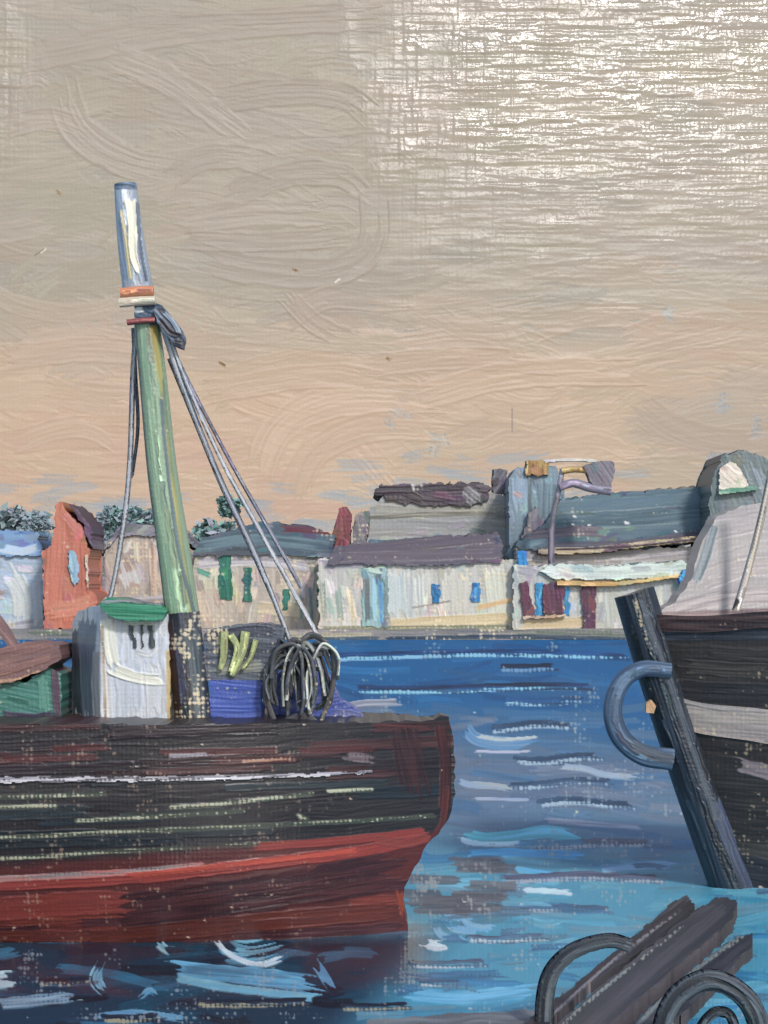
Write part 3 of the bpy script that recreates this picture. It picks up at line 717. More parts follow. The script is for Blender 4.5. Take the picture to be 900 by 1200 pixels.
# upper house behind it, slate roof and plum upper roof
h = thing('hillside_house', 'tall house behind the white one with plum top roof over slate', 'house', P3(520, 742, 196))
piece('wall', h, [(424, 742), (424, 604), (448, 580), (500, 574), (572, 574), (620, 590), (620, 742)], 196, (164, 162, 156), (150, 152, 152), 0, 9, strokes=[
      ([(436, 596), (500, 600), (600, 594)], 12, (170, 168, 158), (150, 148, 140), dict()), ([(434, 606), (520, 602), (590, 600)], 6, (120, 118, 108), (150, 146, 134), dict())], bare=.15)
piece('roof', h, [(430, 640), (432, 612), (500, 606), (620, 598), (624, 622), (600, 628), (480, 640)], 195.6, (98, 118, 126), (82, 104, 116), -.03, 10, roof_front(195.6, 640, .05), roof_back(195.6, 640, .05, 11), M_ROOF,
      strokes=[([(434, 618), (520, 612), (618, 606)], 10, (108, 130, 138), (92, 114, 124), dict(h=1.1))], bare=.12)
piece('upper_roof', h, [(436, 578), (446, 565), (500, 566), (566, 564), (578, 572), (566, 592), (500, 594), (462, 588)], 195.7, (66, 56, 64), (84, 70, 76), -.02, 9, roof_front(195.7, 594, .006), roof_back(195.7, 594, .02, 10), M_ROOF, ridge=1.1,
      strokes=[([(438, 574), (500, 572), (566, 568)], 9, (58, 50, 58), (78, 66, 72), dict(h=1.4)), ([(486, 560), (492, 580)], 14, (150, 150, 150), (170, 166, 162), dict(dry=.55)),
               ([(550, 580), (562, 590)], 22, (124, 122, 126), (150, 146, 146), dict(dry=.35))], rag=1.6)
piece('chimney', h, box(577, 549, 596, 580), 196.5, (88, 82, 92), (128, 126, 132), 2.2, 1.2, bare=.2, ridge=.9)

# blue-grey tower house with ochre chimney
h = thing('tower_house', 'blue-grey tower house with ochre chimney and mauve lean-to', 'house', P3(620, 742, 190))
piece('wall', h, [(594, 742), (596, 560), (606, 546), (650, 544), (664, 566), (664, 742)], 190, (140, 160, 174), (116, 134, 144), 1.5, 7, strokes=[
      ([(608, 556), (610, 600)], 22, (156, 174, 190), (136, 156, 172), dict(h=1)), ([(642, 560), (640, 620)], 24, (108, 128, 138), (122, 142, 150), dict(h=1)),
      ([(620, 556), (622, 620)], 6, (90, 104, 112), (110, 124, 130), dict()), ([(604, 578), (612, 582)], 6, (190, 140, 126), (170, 150, 150), dict(dry=.2))], bare=.15)
piece('chimney', h, box(616, 539, 644, 558), 189.6, (146, 112, 66), (168, 136, 90), 1.5, 1.4, ridge=.9, strokes=[([(617, 541), (617, 557)], 4, (216, 196, 150), (190, 160, 110))])
piece('lean_to', h, [(606, 648), (618, 606), (627, 590), (638, 612), (642, 648)], 189.2, (108, 100, 110), (126, 120, 126), 1.5, 1.2, mat=M_ROOF, bare=.15, ridge=.8)
piece('gutter', h, strip([(638, 541), (664, 539), (700, 540)], 4), 189.5, (214, 210, 202), (190, 190, 188), 0, .3)

# large slate-roofed warehouse
h = thing('warehouse', 'broad warehouse under a long blue-slate roof with pale eaves', 'warehouse', P3(730, 742, 186))
piece('wall', h, box(604, 640, 842, 742), 186, (176, 170, 166), (160, 156, 158), 0, 12, strokes=[
      ([(610, 650), (700, 652), (830, 640)], 16, (172, 168, 176), (190, 184, 184), dict())], bare=.3)
piece('roof', h, [(596, 642), (640, 612), (660, 582), (724, 574), (830, 566), (846, 600), (842, 632), (760, 644), (680, 650)], 185.6, (96, 114, 120), (82, 100, 110), -.06, 12, roof_front(185.6, 645, .05), roof_back(185.6, 645, .05, 14), M_ROOF,
      strokes=[([(655, 592), (740, 588), (836, 580)], 18, (104, 124, 130), (88, 108, 118), dict(h=1)), ([(650, 612), (740, 608), (838, 600)], 18, (84, 104, 112), (100, 118, 124), dict(h=1)),
               ([(720, 571), (780, 568), (828, 566)], 7, (130, 124, 104), (112, 112, 104), dict()), ([(620, 626), (680, 622), (712, 624)], 14, (98, 90, 98), (114, 106, 110), dict(dry=.1)),
               ([(640, 640), (740, 636), (836, 622)], 9, (92, 92, 102), (80, 76, 84), dict())], bare=.15, post=lambda s: s.flecks(14, (210, 210, 206), 1.4))
piece('eaves', h, strip([(630, 646), (700, 644), (770, 636), (828, 630)], 9, 7), 185.0, (196, 178, 148), (90, 76, 84), 0, .8, ridge=1, strokes=[
      ([(652, 644), (740, 640), (826, 631)], 3, (66, 54, 62), (80, 66, 72), dict(h=1)), ([(806, 624), (820, 626)], 12, (206, 180, 134), (190, 168, 130), dict(h=1.4))])

# crane on the roofline
h = thing('dock_crane', 'hooked mauve dock crane with dark jib head above the roofs', 'crane', P3(655, 742, 181))
tube('mast', h, [(646, 742), (646, 640), (648, 606), (655, 572), (659, 550)], 8, 6, 181, (104, 100, 112), (140, 136, 146), bare=.1)
tube('jib', h, [(656, 571), (672, 566), (690, 571), (716, 575)], 9, 12, 180.6, (150, 142, 156), (128, 122, 138))
tube('stay_bar', h, [(658, 552), (674, 550), (690, 552)], 8, 7, 180.8, (168, 138, 86), (196, 170, 120))
piece('counterweight', h, [(683, 546), (700, 540), (721, 538), (722, 552), (716, 572), (702, 576), (690, 562)], 180.3, (124, 116, 124), (106, 100, 110), 1.0, 1.2, ridge=1.1)

# white gable on a dark hip roof
h = thing('dormer_house', 'dark green-grey roofed house with one bright white gable', 'house', P3(865, 742, 183))
piece('roof', h, [(824, 742), (826, 640), (834, 560), (846, 532), (872, 526), (930, 548), (990, 640), (990, 742)], 183, (98, 110, 110), (116, 126, 126), 1.2, 9, mat=M_ROOF, strokes=[
      ([(846, 540), (840, 600)], 16, (110, 126, 130), (92, 106, 108), dict()), ([(880, 550), (900, 600)], 20, (112, 124, 128), (132, 142, 148), dict())], bare=.15)
piece('gable', h, [(842, 574), (843, 548), (855, 540), (863, 542), (876, 562), (879, 572)], 182.6, (224, 212, 196), (206, 192, 178), .4, 1.0, ridge=1.2, rag=.6,
      strokes=[([(850, 552), (866, 566)], 16, (230, 214, 196), (212, 198, 182), dict(h=1.3))])
piece('gutter', h, strip([(842, 577), (862, 574), (888, 572)], 7), 182.3, (110, 150, 132), (140, 164, 150), 0, .5, bare=.3)

# waterfront pavilion with plum doors
h = thing('boathouse', 'pale boathouse with flat ochre-edged roof and plum doorways', 'boathouse', P3(720, 742, 171))
piece('wall', h, box(600, 662, 832, 743), 171, (188, 186, 176), (176, 178, 174), 1.5, 8, strokes=[
      ([(720, 690), (724, 738)], 30, (190, 190, 176), (178, 182, 174), dict(h=.9)), ([(760, 686), (766, 738)], 34, (188, 192, 184), (202, 198, 180), dict(h=.9)),
      ([(800, 690), (806, 738)], 30, (200, 190, 172), (184, 180, 176), dict(h=.9)), ([(610, 732), (700, 728)], 14, (206, 184, 146), (190, 176, 150), dict(dry=.2)),
      ([(608, 668), (630, 672)], 10, (176, 172, 176), (150, 146, 152), dict())], bare=.3)
piece('roof', h, [(630, 670), (646, 660), (720, 662), (800, 656), (812, 664), (806, 676), (740, 680), (650, 680)], 170.6, (206, 214, 200), (188, 198, 190), 0, 8.8, ridge=1, mat=M_TOWN, bare=.12)
piece('eaves', h, strip([(652, 683), (720, 684), (804, 674)], 7, 5), 170.3, (200, 160, 98), (212, 180, 126), 0, .5, ridge=.9, mat=M_TOWN)
for pts, c in (([(609, 682), (618, 680), (628, 716), (625, 724), (612, 722)], 0), ([(636, 684), (656, 680), (662, 690), (661, 720), (636, 721)], 0), ([(682, 686), (699, 684), (698, 738), (682, 740)], 0)):
    piece('door', h, pts, 170.7, (84, 48, 66), (104, 62, 76), 1.5, .4, ridge=1.1, bare=.25)
for x0, y0, x1, y1 in ((627, 682, 637, 722), (661, 682, 669, 722)):
    window(h, x0, y0, x1, y1, 171, (54, 132, 184), (92, 158, 198), name='door_post')
piece('threshold', h, strip([(612, 724), (664, 721)], 4), 170.5, (220, 204, 186), (196, 170, 140), 0, .5)
window(h, 606, 646, 618, 668, 171.4, (38, 120, 180), (70, 146, 200))
o = piece('mooring_buoy', None, [(794, 678), (800, 668), (808, 666), (814, 674), (813, 688), (806, 694), (797, 690)], 169.9, (52, 116, 178), (80, 140, 192), .5, .5, ridge=1.2,
          backf=None, mat=M_TOWN)
tag(o, 'round blue float hung on the boathouse wall near its right end', 'float')

# ================================================================== FISHING BOAT WITH THE RED BOTTOM
BY = 25.5
boat = thing('fishing_boat', 'black and red fishing boat with green mast and white wheelhouse', 'boat', (P3(100, 1110, 24)[0], BY, 0))
def half_beam(x, y):
    t = np.clip((x - 120) / (534 - 120), 0, 1)
    b = 1.75 * (1 - t ** 2.4) + .10
    low = np.clip((y - 925) / 190, 0, 1.2)
    return b * (1 - .38 * low ** 1.8) + .02
def hull_uv(pts):                                        # positions read on the nearest side, carried to the curved plating
    out = []
    for x, y in pts:
        r = (BY - half_beam(np.float64(x), np.float64(y))) / 24.0
        out.append((450 + (x - 450) * r, HOR + (y - HOR) * r))
    return out
class OnHull:
    def __init__(self, s): self.s = s
    def stroke(self, pts, *a, **k): self.s.stroke(hull_uv(pts), *a, **k); return self
def hull_paint(sol):
    s = OnHull(sol)
    r = (BY - half_beam(sol.X, sol.Y)) / 24.0
    X, Y = 450 + (sol.X - 450) / r, HOR + (sol.Y - HOR) / r
    for k in range(44):                                   # planking brushed fore and aft
        y = RS.uniform(846, 990); x = RS.uniform(-650, 520)
        c = [(46, 32, 35), (38, 30, 34), (60, 38, 39)] if y < 905 else [(38, 44, 48), (34, 38, 42), (48, 52, 50), (30, 36, 42)]
        c = c[RS.randint(len(c))]
        s.stroke([(x, y + 4), (x + 80, y + 1), (x + RS.uniform(120, 220), y - 3)], RS.uniform(8, 18), c, np.array(c) * 1.2, h=RS.uniform(.8, 1.4), dry=RS.choice([0, 0, .22]))
    for x0, x1, y in ((190, 330, 882), (0, 120, 890), (250, 350, 892), (350, 440, 880), (60, 130, 878)):
        s.stroke([(x0, y), (x1, y - 3)], 9, (86, 44, 44), (70, 40, 42), h=.8, dry=.3)
    s.stroke([(200, 886), (245, 884)], 5, (130, 124, 132), (150, 144, 150), h=1, dry=.3)
    s.stroke([(285, 892), (345, 888)], 4, (176, 140, 118), (150, 110, 90), h=1, dry=.42)
    s.stroke([(405, 886), (440, 890)], 12, (120, 108, 112), (96, 80, 84), h=.8, dry=.32)
    s.stroke([(440, 850), (505, 852)], 8, (60, 34, 36), (80, 44, 42), h=1)
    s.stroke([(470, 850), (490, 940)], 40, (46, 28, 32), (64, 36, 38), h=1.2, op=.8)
    s.stroke([(515, 848), (522, 900), (520, 958)], 15, (58, 33, 36), (74, 38, 38), h=1.2)
    s.stroke([(524, 925), (518, 965), (500, 992), (482, 1016)], 9, (100, 48, 43), (70, 38, 38), h=1.2)
    for pts in ([(-640, 948), (-300, 940), (-40, 937), (0, 935), (130, 930)], [(200, 946), (260, 942), (330, 934), (372, 930)], [(0, 946), (70, 944)], [(-400, 990), (0, 981), (150, 974), (300, 968), (420, 962), (512, 956)],
                [(385, 927), (440, 925)], [(-500, 1020), (0, 1006), (110, 999), (200, 995), (320, 988)], [(90, 962), (200, 956), (290, 950)], [(350, 956), (362, 962)]):
        s.stroke(pts, 7, (74, 78, 68), (58, 64, 58), h=.6, dry=.15)
        s.stroke(pts, 4.4, (188, 184, 158), (160, 162, 140), h=1.3, dry=.54, tail=.3)
    # red boot-topping; darker maroon below paints in the underside's shade
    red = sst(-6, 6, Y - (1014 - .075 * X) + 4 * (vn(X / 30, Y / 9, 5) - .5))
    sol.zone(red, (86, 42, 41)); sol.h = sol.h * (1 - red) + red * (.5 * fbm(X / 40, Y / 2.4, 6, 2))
    for k in range(20):
        x = RS.uniform(-640, 470); y = RS.uniform(1050, 1118) - .05 * max(x, 0)
        c = [(98, 46, 42), (78, 40, 42), (110, 52, 45), (68, 38, 42)][RS.randint(4)]
        s.stroke([(x, y), (x + 90, y - 3), (x + 180, y - 9)], RS.uniform(10, 22), c, np.array(c) * 1.15, h=1, dry=RS.choice([0, .2]))
    s.stroke([(130, 1072), (250, 1054), (360, 1038), (484, 1016)], 52, (58, 33, 37), (72, 39, 41), h=1.0)  # dark maroon stands for shade under the turn of the hull
    s.stroke([(-640, 1048), (-200, 1044), (0, 1036), (160, 1028), (320, 1010), (420, 998), (508, 980)], 26, (150, 64, 57), (126, 56, 52), h=1.3, taper=.45)
    s.stroke([(-100, 1034), (0, 1030), (150, 1022), (240, 1014)], 9, (150, 140, 140), (176, 110, 104), h=1.1, dry=.25)
    s.stroke([(150, 1026), (300, 1010), (420, 996)], 7, (186, 82, 68), (168, 74, 62), h=1.5)
    s.stroke([(300, 992), (400, 985), (500, 974)], 11, (142, 62, 56), (124, 56, 53), h=1)
    s.stroke([(440, 984), (480, 988), (508, 978)], 12, (136, 64, 58), (116, 56, 53), h=1)
    s.stroke([(-640, 1080), (-100, 1074), (0, 1066), (80, 1060), (160, 1056)], 34, (138, 62, 55), (116, 54, 49), h=1.1)
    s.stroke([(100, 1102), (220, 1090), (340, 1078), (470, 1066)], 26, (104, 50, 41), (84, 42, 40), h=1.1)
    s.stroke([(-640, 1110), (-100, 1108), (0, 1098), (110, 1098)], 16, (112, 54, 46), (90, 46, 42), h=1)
    s.stroke([(468, 1045), (474, 1075)], 9, (140, 66, 44), (116, 54, 42), h=1)
    sol.ground(.30, (176, 150, 128), 20, sst(470, 300, X) * .8)
    sol.flecks(60, (196, 170, 150), 1.0)
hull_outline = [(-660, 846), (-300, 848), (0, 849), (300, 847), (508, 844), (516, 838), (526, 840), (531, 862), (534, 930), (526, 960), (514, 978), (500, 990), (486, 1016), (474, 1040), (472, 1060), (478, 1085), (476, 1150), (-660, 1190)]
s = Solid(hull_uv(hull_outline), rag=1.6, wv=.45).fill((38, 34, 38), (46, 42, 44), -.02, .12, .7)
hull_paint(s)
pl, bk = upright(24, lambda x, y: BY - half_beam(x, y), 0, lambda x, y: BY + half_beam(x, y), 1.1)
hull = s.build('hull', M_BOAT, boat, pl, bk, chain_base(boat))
# white rubbing strake, proud of the planking
sp = hull_uv([(-650, 926), (-200, 920), (0, 914), (150, 913), (300, 910), (438, 904)])
s = Solid(strip(sp, 11, 6), rag=1.0, wv=.5, fray=2.0).fill((184, 178, 184), (150, 146, 154), -.02, .15, 1.0)
s.stroke([(a, b + 2) for a, b in sp], 5, (206, 200, 204), (190, 186, 190), h=1.2, dry=.1)
for k in range(30):
    x = RS.uniform(-60, 430); y = RS.uniform(906, 918); s.stroke([(x, y), (x + RS.uniform(10, 50), y - 1)], 3, (74, 70, 76), (110, 106, 112), h=.3, dry=.4)
s.ground(.3, (60, 54, 58), 14)
pl, bk = upright(24, lambda x, y: BY - half_beam(x, y) - .035, 0, lambda x, y: BY - half_beam(x, y) + .05, 1.3)
s.build('rubbing_strake', M_BOAT, hull, pl, bk, chain_base(hull))
# wheelhouse: white front, side turned away painted grey-blue as if in shade
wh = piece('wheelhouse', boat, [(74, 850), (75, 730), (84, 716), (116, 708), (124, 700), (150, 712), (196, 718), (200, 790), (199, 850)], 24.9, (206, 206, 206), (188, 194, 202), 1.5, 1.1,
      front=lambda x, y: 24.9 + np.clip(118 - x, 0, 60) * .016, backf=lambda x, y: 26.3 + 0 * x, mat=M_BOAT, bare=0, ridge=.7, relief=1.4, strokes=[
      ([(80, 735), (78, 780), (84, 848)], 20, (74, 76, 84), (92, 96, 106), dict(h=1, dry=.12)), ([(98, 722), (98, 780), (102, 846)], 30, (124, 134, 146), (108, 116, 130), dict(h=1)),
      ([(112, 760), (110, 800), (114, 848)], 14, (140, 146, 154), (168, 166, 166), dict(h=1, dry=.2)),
      ([(168, 740), (166, 790)], 60, (204, 206, 212), (190, 196, 206), dict(h=1)), ([(150, 770), (152, 846)], 34, (196, 202, 210), (182, 188, 198), dict(h=1)), ([(182, 780), (184, 846)], 28, (200, 204, 206), (188, 190, 194), dict(h=1)),
      ([(124, 722), (128, 755), (136, 786)], 17, (226, 224, 206), (212, 212, 200), dict(h=1.8)), ([(132, 784), (160, 794), (192, 798)], 15, (226, 224, 208), (210, 210, 200), dict(h=1.8)),
      ([(148, 728), (184, 728)], 9, (216, 226, 214), (200, 216, 206), dict(h=1.5)), ([(160, 764), (176, 768), (186, 758)], 5, (140, 140, 142), (200, 200, 200), dict(h=1)),
      ([(198, 760), (199, 846)], 7, (200, 176, 128), (176, 150, 110), dict(h=1, dry=.15)), ([(120, 735), (124, 846)], 4, (170, 150, 130), (190, 176, 160), dict(dry=.35))])
piece('roof', wh, [(116, 708), (126, 700), (150, 706), (186, 708), (196, 716), (190, 727), (150, 728), (128, 722)], 24.7, (48, 120, 92), (72, 142, 112), .05, 1.7, mat=M_BOAT, ridge=1.1, bare=.12, relief=1.4,
      strokes=[([(120, 706), (150, 704), (190, 708)], 4, (150, 150, 156), (110, 130, 130), dict(h=1))])
for x0, x1, lean in ((150, 157, 5), (163, 169, 1), (172, 180, 3)):
    piece('window', wh, [(x0, 732), (x1, 731), (x1 + lean - 1, 760), (x0 + lean, 762)], 24.87, (50, 56, 60), (78, 84, 86), 1.5, .06, mat=M_BOAT, ridge=1, rag=1.2, relief=1.4, fray=1.6)

# mast, lower half tarred
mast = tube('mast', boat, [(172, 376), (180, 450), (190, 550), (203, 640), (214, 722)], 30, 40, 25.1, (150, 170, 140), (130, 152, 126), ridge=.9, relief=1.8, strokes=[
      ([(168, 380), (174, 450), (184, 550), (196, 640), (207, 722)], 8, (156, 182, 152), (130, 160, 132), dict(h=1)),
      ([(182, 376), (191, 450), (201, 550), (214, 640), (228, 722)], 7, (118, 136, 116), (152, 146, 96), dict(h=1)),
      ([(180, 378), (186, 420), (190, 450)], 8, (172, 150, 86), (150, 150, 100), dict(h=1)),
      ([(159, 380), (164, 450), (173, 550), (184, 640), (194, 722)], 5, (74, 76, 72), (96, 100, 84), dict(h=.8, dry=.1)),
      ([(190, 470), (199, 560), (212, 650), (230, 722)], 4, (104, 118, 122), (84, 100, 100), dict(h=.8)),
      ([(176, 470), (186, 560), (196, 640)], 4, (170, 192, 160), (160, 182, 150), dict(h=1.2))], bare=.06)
tube('mast_foot', boat, [(214, 718), (220, 780), (228, 852)], 40, 44, 25.05, (52, 54, 62), (66, 70, 80), relief=1.6, ridge=.9, bare=.55, strokes=[
      ([(199, 726), (205, 780), (212, 850)], 10, (42, 28, 28), (60, 36, 34), dict(h=1.1)), ([(226, 740), (232, 800), (238, 850)], 14, (62, 72, 80), (84, 92, 96), dict(h=.8, dry=.2))])
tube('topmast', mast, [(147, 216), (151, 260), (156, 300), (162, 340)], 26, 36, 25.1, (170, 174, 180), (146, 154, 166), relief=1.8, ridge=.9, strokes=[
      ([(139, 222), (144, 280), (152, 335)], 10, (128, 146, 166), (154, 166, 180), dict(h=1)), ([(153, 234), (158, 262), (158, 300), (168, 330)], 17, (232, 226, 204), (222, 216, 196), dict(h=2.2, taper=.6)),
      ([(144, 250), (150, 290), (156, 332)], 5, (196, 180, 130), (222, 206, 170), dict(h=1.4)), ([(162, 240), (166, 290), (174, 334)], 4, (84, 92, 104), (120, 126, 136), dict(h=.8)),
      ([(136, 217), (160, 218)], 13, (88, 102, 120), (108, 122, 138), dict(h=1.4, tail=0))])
def band(name, y, w, x0, x1, c, c2, parent=mast):
    tube(name, parent, [(x0, y + 2), ((x0 + x1) / 2, y), (x1, y - 1)], w, w, 24.9, c, c2, d1=24.9, relief=1.5, ridge=1)
band('mast_band', 342, 12, 141, 180, (206, 142, 108), (190, 124, 92))
band('mast_band', 353, 11, 140, 182, (212, 200, 178), (190, 176, 158))
band('mast_band', 376, 7, 149, 182, (120, 60, 64), (140, 78, 80))
piece('masthead', mast, [(157, 358), (178, 354), (190, 358), (190, 376), (176, 382), (158, 374)], 24.95, (48, 64, 84), (70, 88, 108), .3, .3, mat=M_SPAR, ridge=1, relief=1.5, strokes=[([(160, 364), (170, 362)], 8, (206, 212, 214), (150, 160, 170), dict(h=1.4))])
piece('pulley_block', mast, [(180, 362), (192, 360), (206, 376), (216, 394), (214, 408), (204, 404), (194, 392), (184, 378)], 24.85, (50, 52, 62), (96, 108, 126), .9, .25, mat=M_SPAR, ridge=1.2, relief=1.6, strokes=[
      ([(192, 364), (206, 380), (214, 396)], 9, (112, 126, 144), (136, 146, 158), dict(h=1.4)), ([(188, 376), (200, 390), (212, 394)], 7, (52, 42, 46), (40, 36, 44), dict(h=1.6)), ([(206, 402), (214, 404)], 8, (38, 38, 50), (30, 30, 40), dict(h=1.4))])
# stays
def stay(pts, w, w1=None, c=(186, 186, 188), c2=(144, 146, 154), d=25.0, d1=None, hi=True):
    st = [([(a + w * .12, b) for a, b in pts], w * .34, (206, 206, 208), (186, 186, 192), dict(h=1.4, dry=.15))] if hi else []
    return tube('stay', boat, pts, w, w1 or w, d, c, c2, d1=d1, mat=M_ROPE, strokes=st, relief=1.3, bare=.1, fray=1.0, rag=.8)
stay([(190, 380), (206, 430), (232, 500), (262, 572), (300, 654), (341, 758)], 7.5, 6, d1=25.3)
stay([(200, 398), (220, 452), (262, 544), (310, 632), (350, 704), (386, 770)], 5, 6, d1=25.0)
stay([(198, 420), (226, 490), (258, 570), (290, 640), (316, 700)], 5, 4, c=(92, 90, 104), c2=(120, 122, 134), d=25.3, d1=25.8, hi=False)
stay([(204, 412), (232, 470), (275, 552), (318, 628), (352, 690)], 4, 5, c=(104, 104, 118), c2=(136, 136, 150), d=25.4, d1=25.9, hi=False)
stay([(160, 384), (155, 440), (150, 540), (142, 610), (127, 690), (116, 712)], 7, 6, c=(156, 156, 156), c2=(112, 116, 128), d=25.2, d1=25.6)
stay([(156, 384), (158, 440), (160, 500), (152, 560)], 5, 4, c=(104, 108, 120), c2=(130, 140, 160), d=25.3, d1=25.5, hi=False)

# things on the deck
o = piece('blue_crate', None, box(246, 797, 306, 851), 25.0, (62, 84, 160), (76, 94, 168), .05, .7, mat=M_BOAT, ridge=.9, bare=.22, relief=1.4)
tag(o, 'bright blue square crate on the deck just right of the mast', 'crate')
gb = thing('gear_bin', 'dark slatted bin on the blue crate, filled with yellow-green cloth', 'bin', P3(285, 797, 25.0))
piece('bin_body', gb, [(238, 798), (240, 742), (262, 734), (312, 730), (334, 736), (330, 760), (318, 798)], 25.02, (70, 76, 88), (92, 98, 108), .1, .65, mat=M_BOAT, ridge=.8, bare=.6, relief=1.4, strokes=[
      ([(244, 745), (300, 738), (328, 742)], 12, (48, 52, 66), (66, 70, 82), dict(dry=.2)), ([(250, 786), (310, 780)], 14, (120, 126, 118), (150, 150, 140), dict(dry=.25))])
for pts, w in (([(263, 740), (262, 770), (258, 784)], 10), ([(270, 744), (278, 760), (270, 788)], 9), ([(288, 740), (284, 764), (272, 792)], 11), ([(300, 750), (294, 770), (284, 784)], 7)):
    tube('cloth_strip', gb, pts, w, w * .6, 24.98, (186, 190, 138), (146, 154, 108), mat=M_ROPE, relief=2.0, ridge=1.2, rag=.8)
o = piece('blue_tarpaulin', None, [(312, 852), (314, 800), (340, 776), (372, 772), (388, 796), (398, 822), (420, 832), (432, 852)], 25.5, (70, 86, 158), (92, 104, 160), -.2, .5, mat=M_BOAT, ridge=.9, bare=.4, relief=1.4, strokes=[
      ([(360, 790), (372, 770)], 16, (104, 112, 176), (80, 92, 160), dict(dry=.2)), ([(390, 836), (410, 836), (430, 842)], 8, (108, 116, 160), (80, 90, 140), dict(dry=.3))])
tag(o, 'blue-violet tarpaulin heaped at the stern behind the rope coils', 'tarpaulin')
rc = thing('rope_coil', 'tall dark loops of rope hung under the stays at the stern', 'rope', P3(350, 850, 24.9))
def scribble(n):
    for k in range(n):
        cx = RS.choice([332, 352, 374]) + RS.normal(0, 4); rx = RS.uniform(12, 26); top = RS.uniform(748, 782); a0, a1 = RS.uniform(2.3, 3.6), RS.uniform(5.4, 7.2)
        pts = [(min(396, max(308, cx + rx * math.cos(q) + RS.normal(0, 2))), 815 + (815 - top) * math.sin(q) * (1 if math.sin(q) < 0 else .5) + RS.normal(0, 3)) for q in np.linspace(a0, a1, 7)]
        c = [(56, 58, 62), (46, 48, 54), (70, 74, 78), (136, 138, 132), (62, 64, 66), (84, 92, 96)][RS.randint(6)]
        w = RS.uniform(3, 5.5)
        tube('loop', rc, pts, w, w * RS.uniform(.6, 1), 24.85 + RS.uniform(-.2, .25), c, np.array(c) * RS.uniform(1.1, 1.5), mat=M_ROPE, relief=1.0, ridge=.8, rag=.9, bare=.3)
scribble(28)
for pts, w in (([(322, 848), (312, 812), (318, 776), (338, 754), (354, 750)], 7), ([(352, 752), (366, 744), (384, 756), (392, 778), (388, 812), (376, 846)], 7), ([(336, 846), (356, 840), (372, 850)], 12)):
    tube('loop', rc, pts, w, w * .9, 24.8, (58, 58, 60), (88, 88, 88), mat=M_ROPE, relief=1.0, ridge=.8, rag=.9, bare=.3)
# small teal punt under brown boards, left of the wheelhouse
pt = thing('deck_punt', 'small teal punt under brown boards, stowed left of the wheelhouse', 'punt', P3(10, 849, 25.1))
piece('punt_hull', pt, [(-150, 852), (-160, 800), (-60, 790), (30, 800), (58, 782), (72, 790), (72, 852)], 25.1, (72, 124, 112), (60, 108, 100), .2, 1.0, mat=M_BOAT, ridge=.8, bare=.15, relief=1.4, strokes=[
      ([(0, 838), (40, 842), (70, 836)], 14, (62, 58, 78), (76, 70, 88), dict(h=1)), ([(64, 780), (68, 840)], 10, (96, 72, 84), (76, 60, 76), dict(h=1)), ([(50, 796), (52, 836)], 12, (96, 146, 132), (72, 124, 112), dict(h=1)), ([(10, 818), (36, 824)], 5, (40, 92, 82), (60, 110, 98), dict())])
piece('deck_board', pt, [(-150, 770), (-60, 772), (0, 760), (30, 752), (70, 756), (72, 772), (50, 786), (10, 800), (-40, 806), (-150, 804)], 25.0, (134, 100, 94), (112, 84, 82), -.25, 1.2, mat=M_WOOD, ridge=1, relief=1.5, strokes=[
      ([(-40, 796), (10, 786), (60, 770)], 8, (150, 112, 100), (120, 88, 84), dict(h=1.2)), ([(-20, 800), (20, 796), (48, 786)], 4, (196, 160, 130), (160, 120, 100), dict(dry=.3))], bare=.1)
piece('tiller', pt, strip([(-30, 700), (0, 735), (18, 762)], 16, 8), 25.0, (112, 84, 84), (140, 110, 106), .9, .2, mat=M_WOOD, ridge=1, relief=1.5)

# ================================================================== DARK BOAT ON THE RIGHT
RY = 29.1
rb = thing('moored_boat', 'dark brown moored boat with heavy raked stem and mauve stripe', 'boat', (P3(960, 1050, 28)[0], RY, 0))
def rhb(x, y):
    stem_x = 752 + (y - 735) * .30
    t = np.clip((x - stem_x) / 420, 0, 1)
    return .10 + 1.9 * t ** .75 * (1 - .30 * np.clip((y - 850) / 250, 0, 1.2) ** 1.6)
s = Solid([(748, 736), (800, 738), (900, 733), (1000, 730), (1300, 722), (1300, 1130), (872, 1120), (846, 1052), (792, 880), (764, 790)], rag=1.4, wv=.45).fill((50, 46, 45), (60, 56, 54), .05, .12, .7)
for k in range(34):
    y = RS.uniform(745, 1060); x = RS.uniform(790, 1150); c = [(54, 50, 48), (46, 44, 46), (64, 60, 56)][RS.randint(3)]
    s.stroke([(x, y), (x + 60, y + 3), (x + 150, y + 4)], RS.uniform(12, 22), c, np.array(c) * 1.15, h=1, dry=RS.choice([0, .2]))
s.stroke([(770, 746), (860, 744), (1290, 736)], 16, (52, 56, 64), (70, 76, 86), h=1)
s.stroke([(770, 752), (790, 800)], 26, (60, 68, 76), (76, 84, 94), h=1, op=.7)
s.stroke([(870, 900), (950, 915), (1100, 920)], 20, (150, 136, 138), (120, 110, 112), h=1, dry=.2)
s.stroke([(845, 1010), (880, 1030), (1000, 1044)], 50, (44, 44, 50), (56, 54, 58), h=1)
s.ground(.28, (190, 170, 140), 18); s.flecks(30, (190, 176, 160), 1.2)
pl, bk = upright(28, lambda x, y: RY - rhb(x, y), 0, lambda x, y: RY + rhb(x, y), 1.5)
rh = s.build('hull', M_BOAT, rb, pl, bk, chain_base(rb))
s = Solid(strip([(796, 836), (830, 845), (880, 850), (960, 856), (1290, 862)], 34, 44), rag=1.5, wv=.5).fill((180, 167, 158), (158, 146, 142), .06, .12, .9)
s.stroke([(800, 820), (850, 830), (905, 832)], 10, (194, 183, 174), (168, 158, 154), h=1.2); s.stroke([(806, 860), (850, 868), (905, 874)], 8, (196, 182, 172), (176, 150, 140), h=1.2, dry=.2)
s.ground(.4, (206, 186, 160), 20)
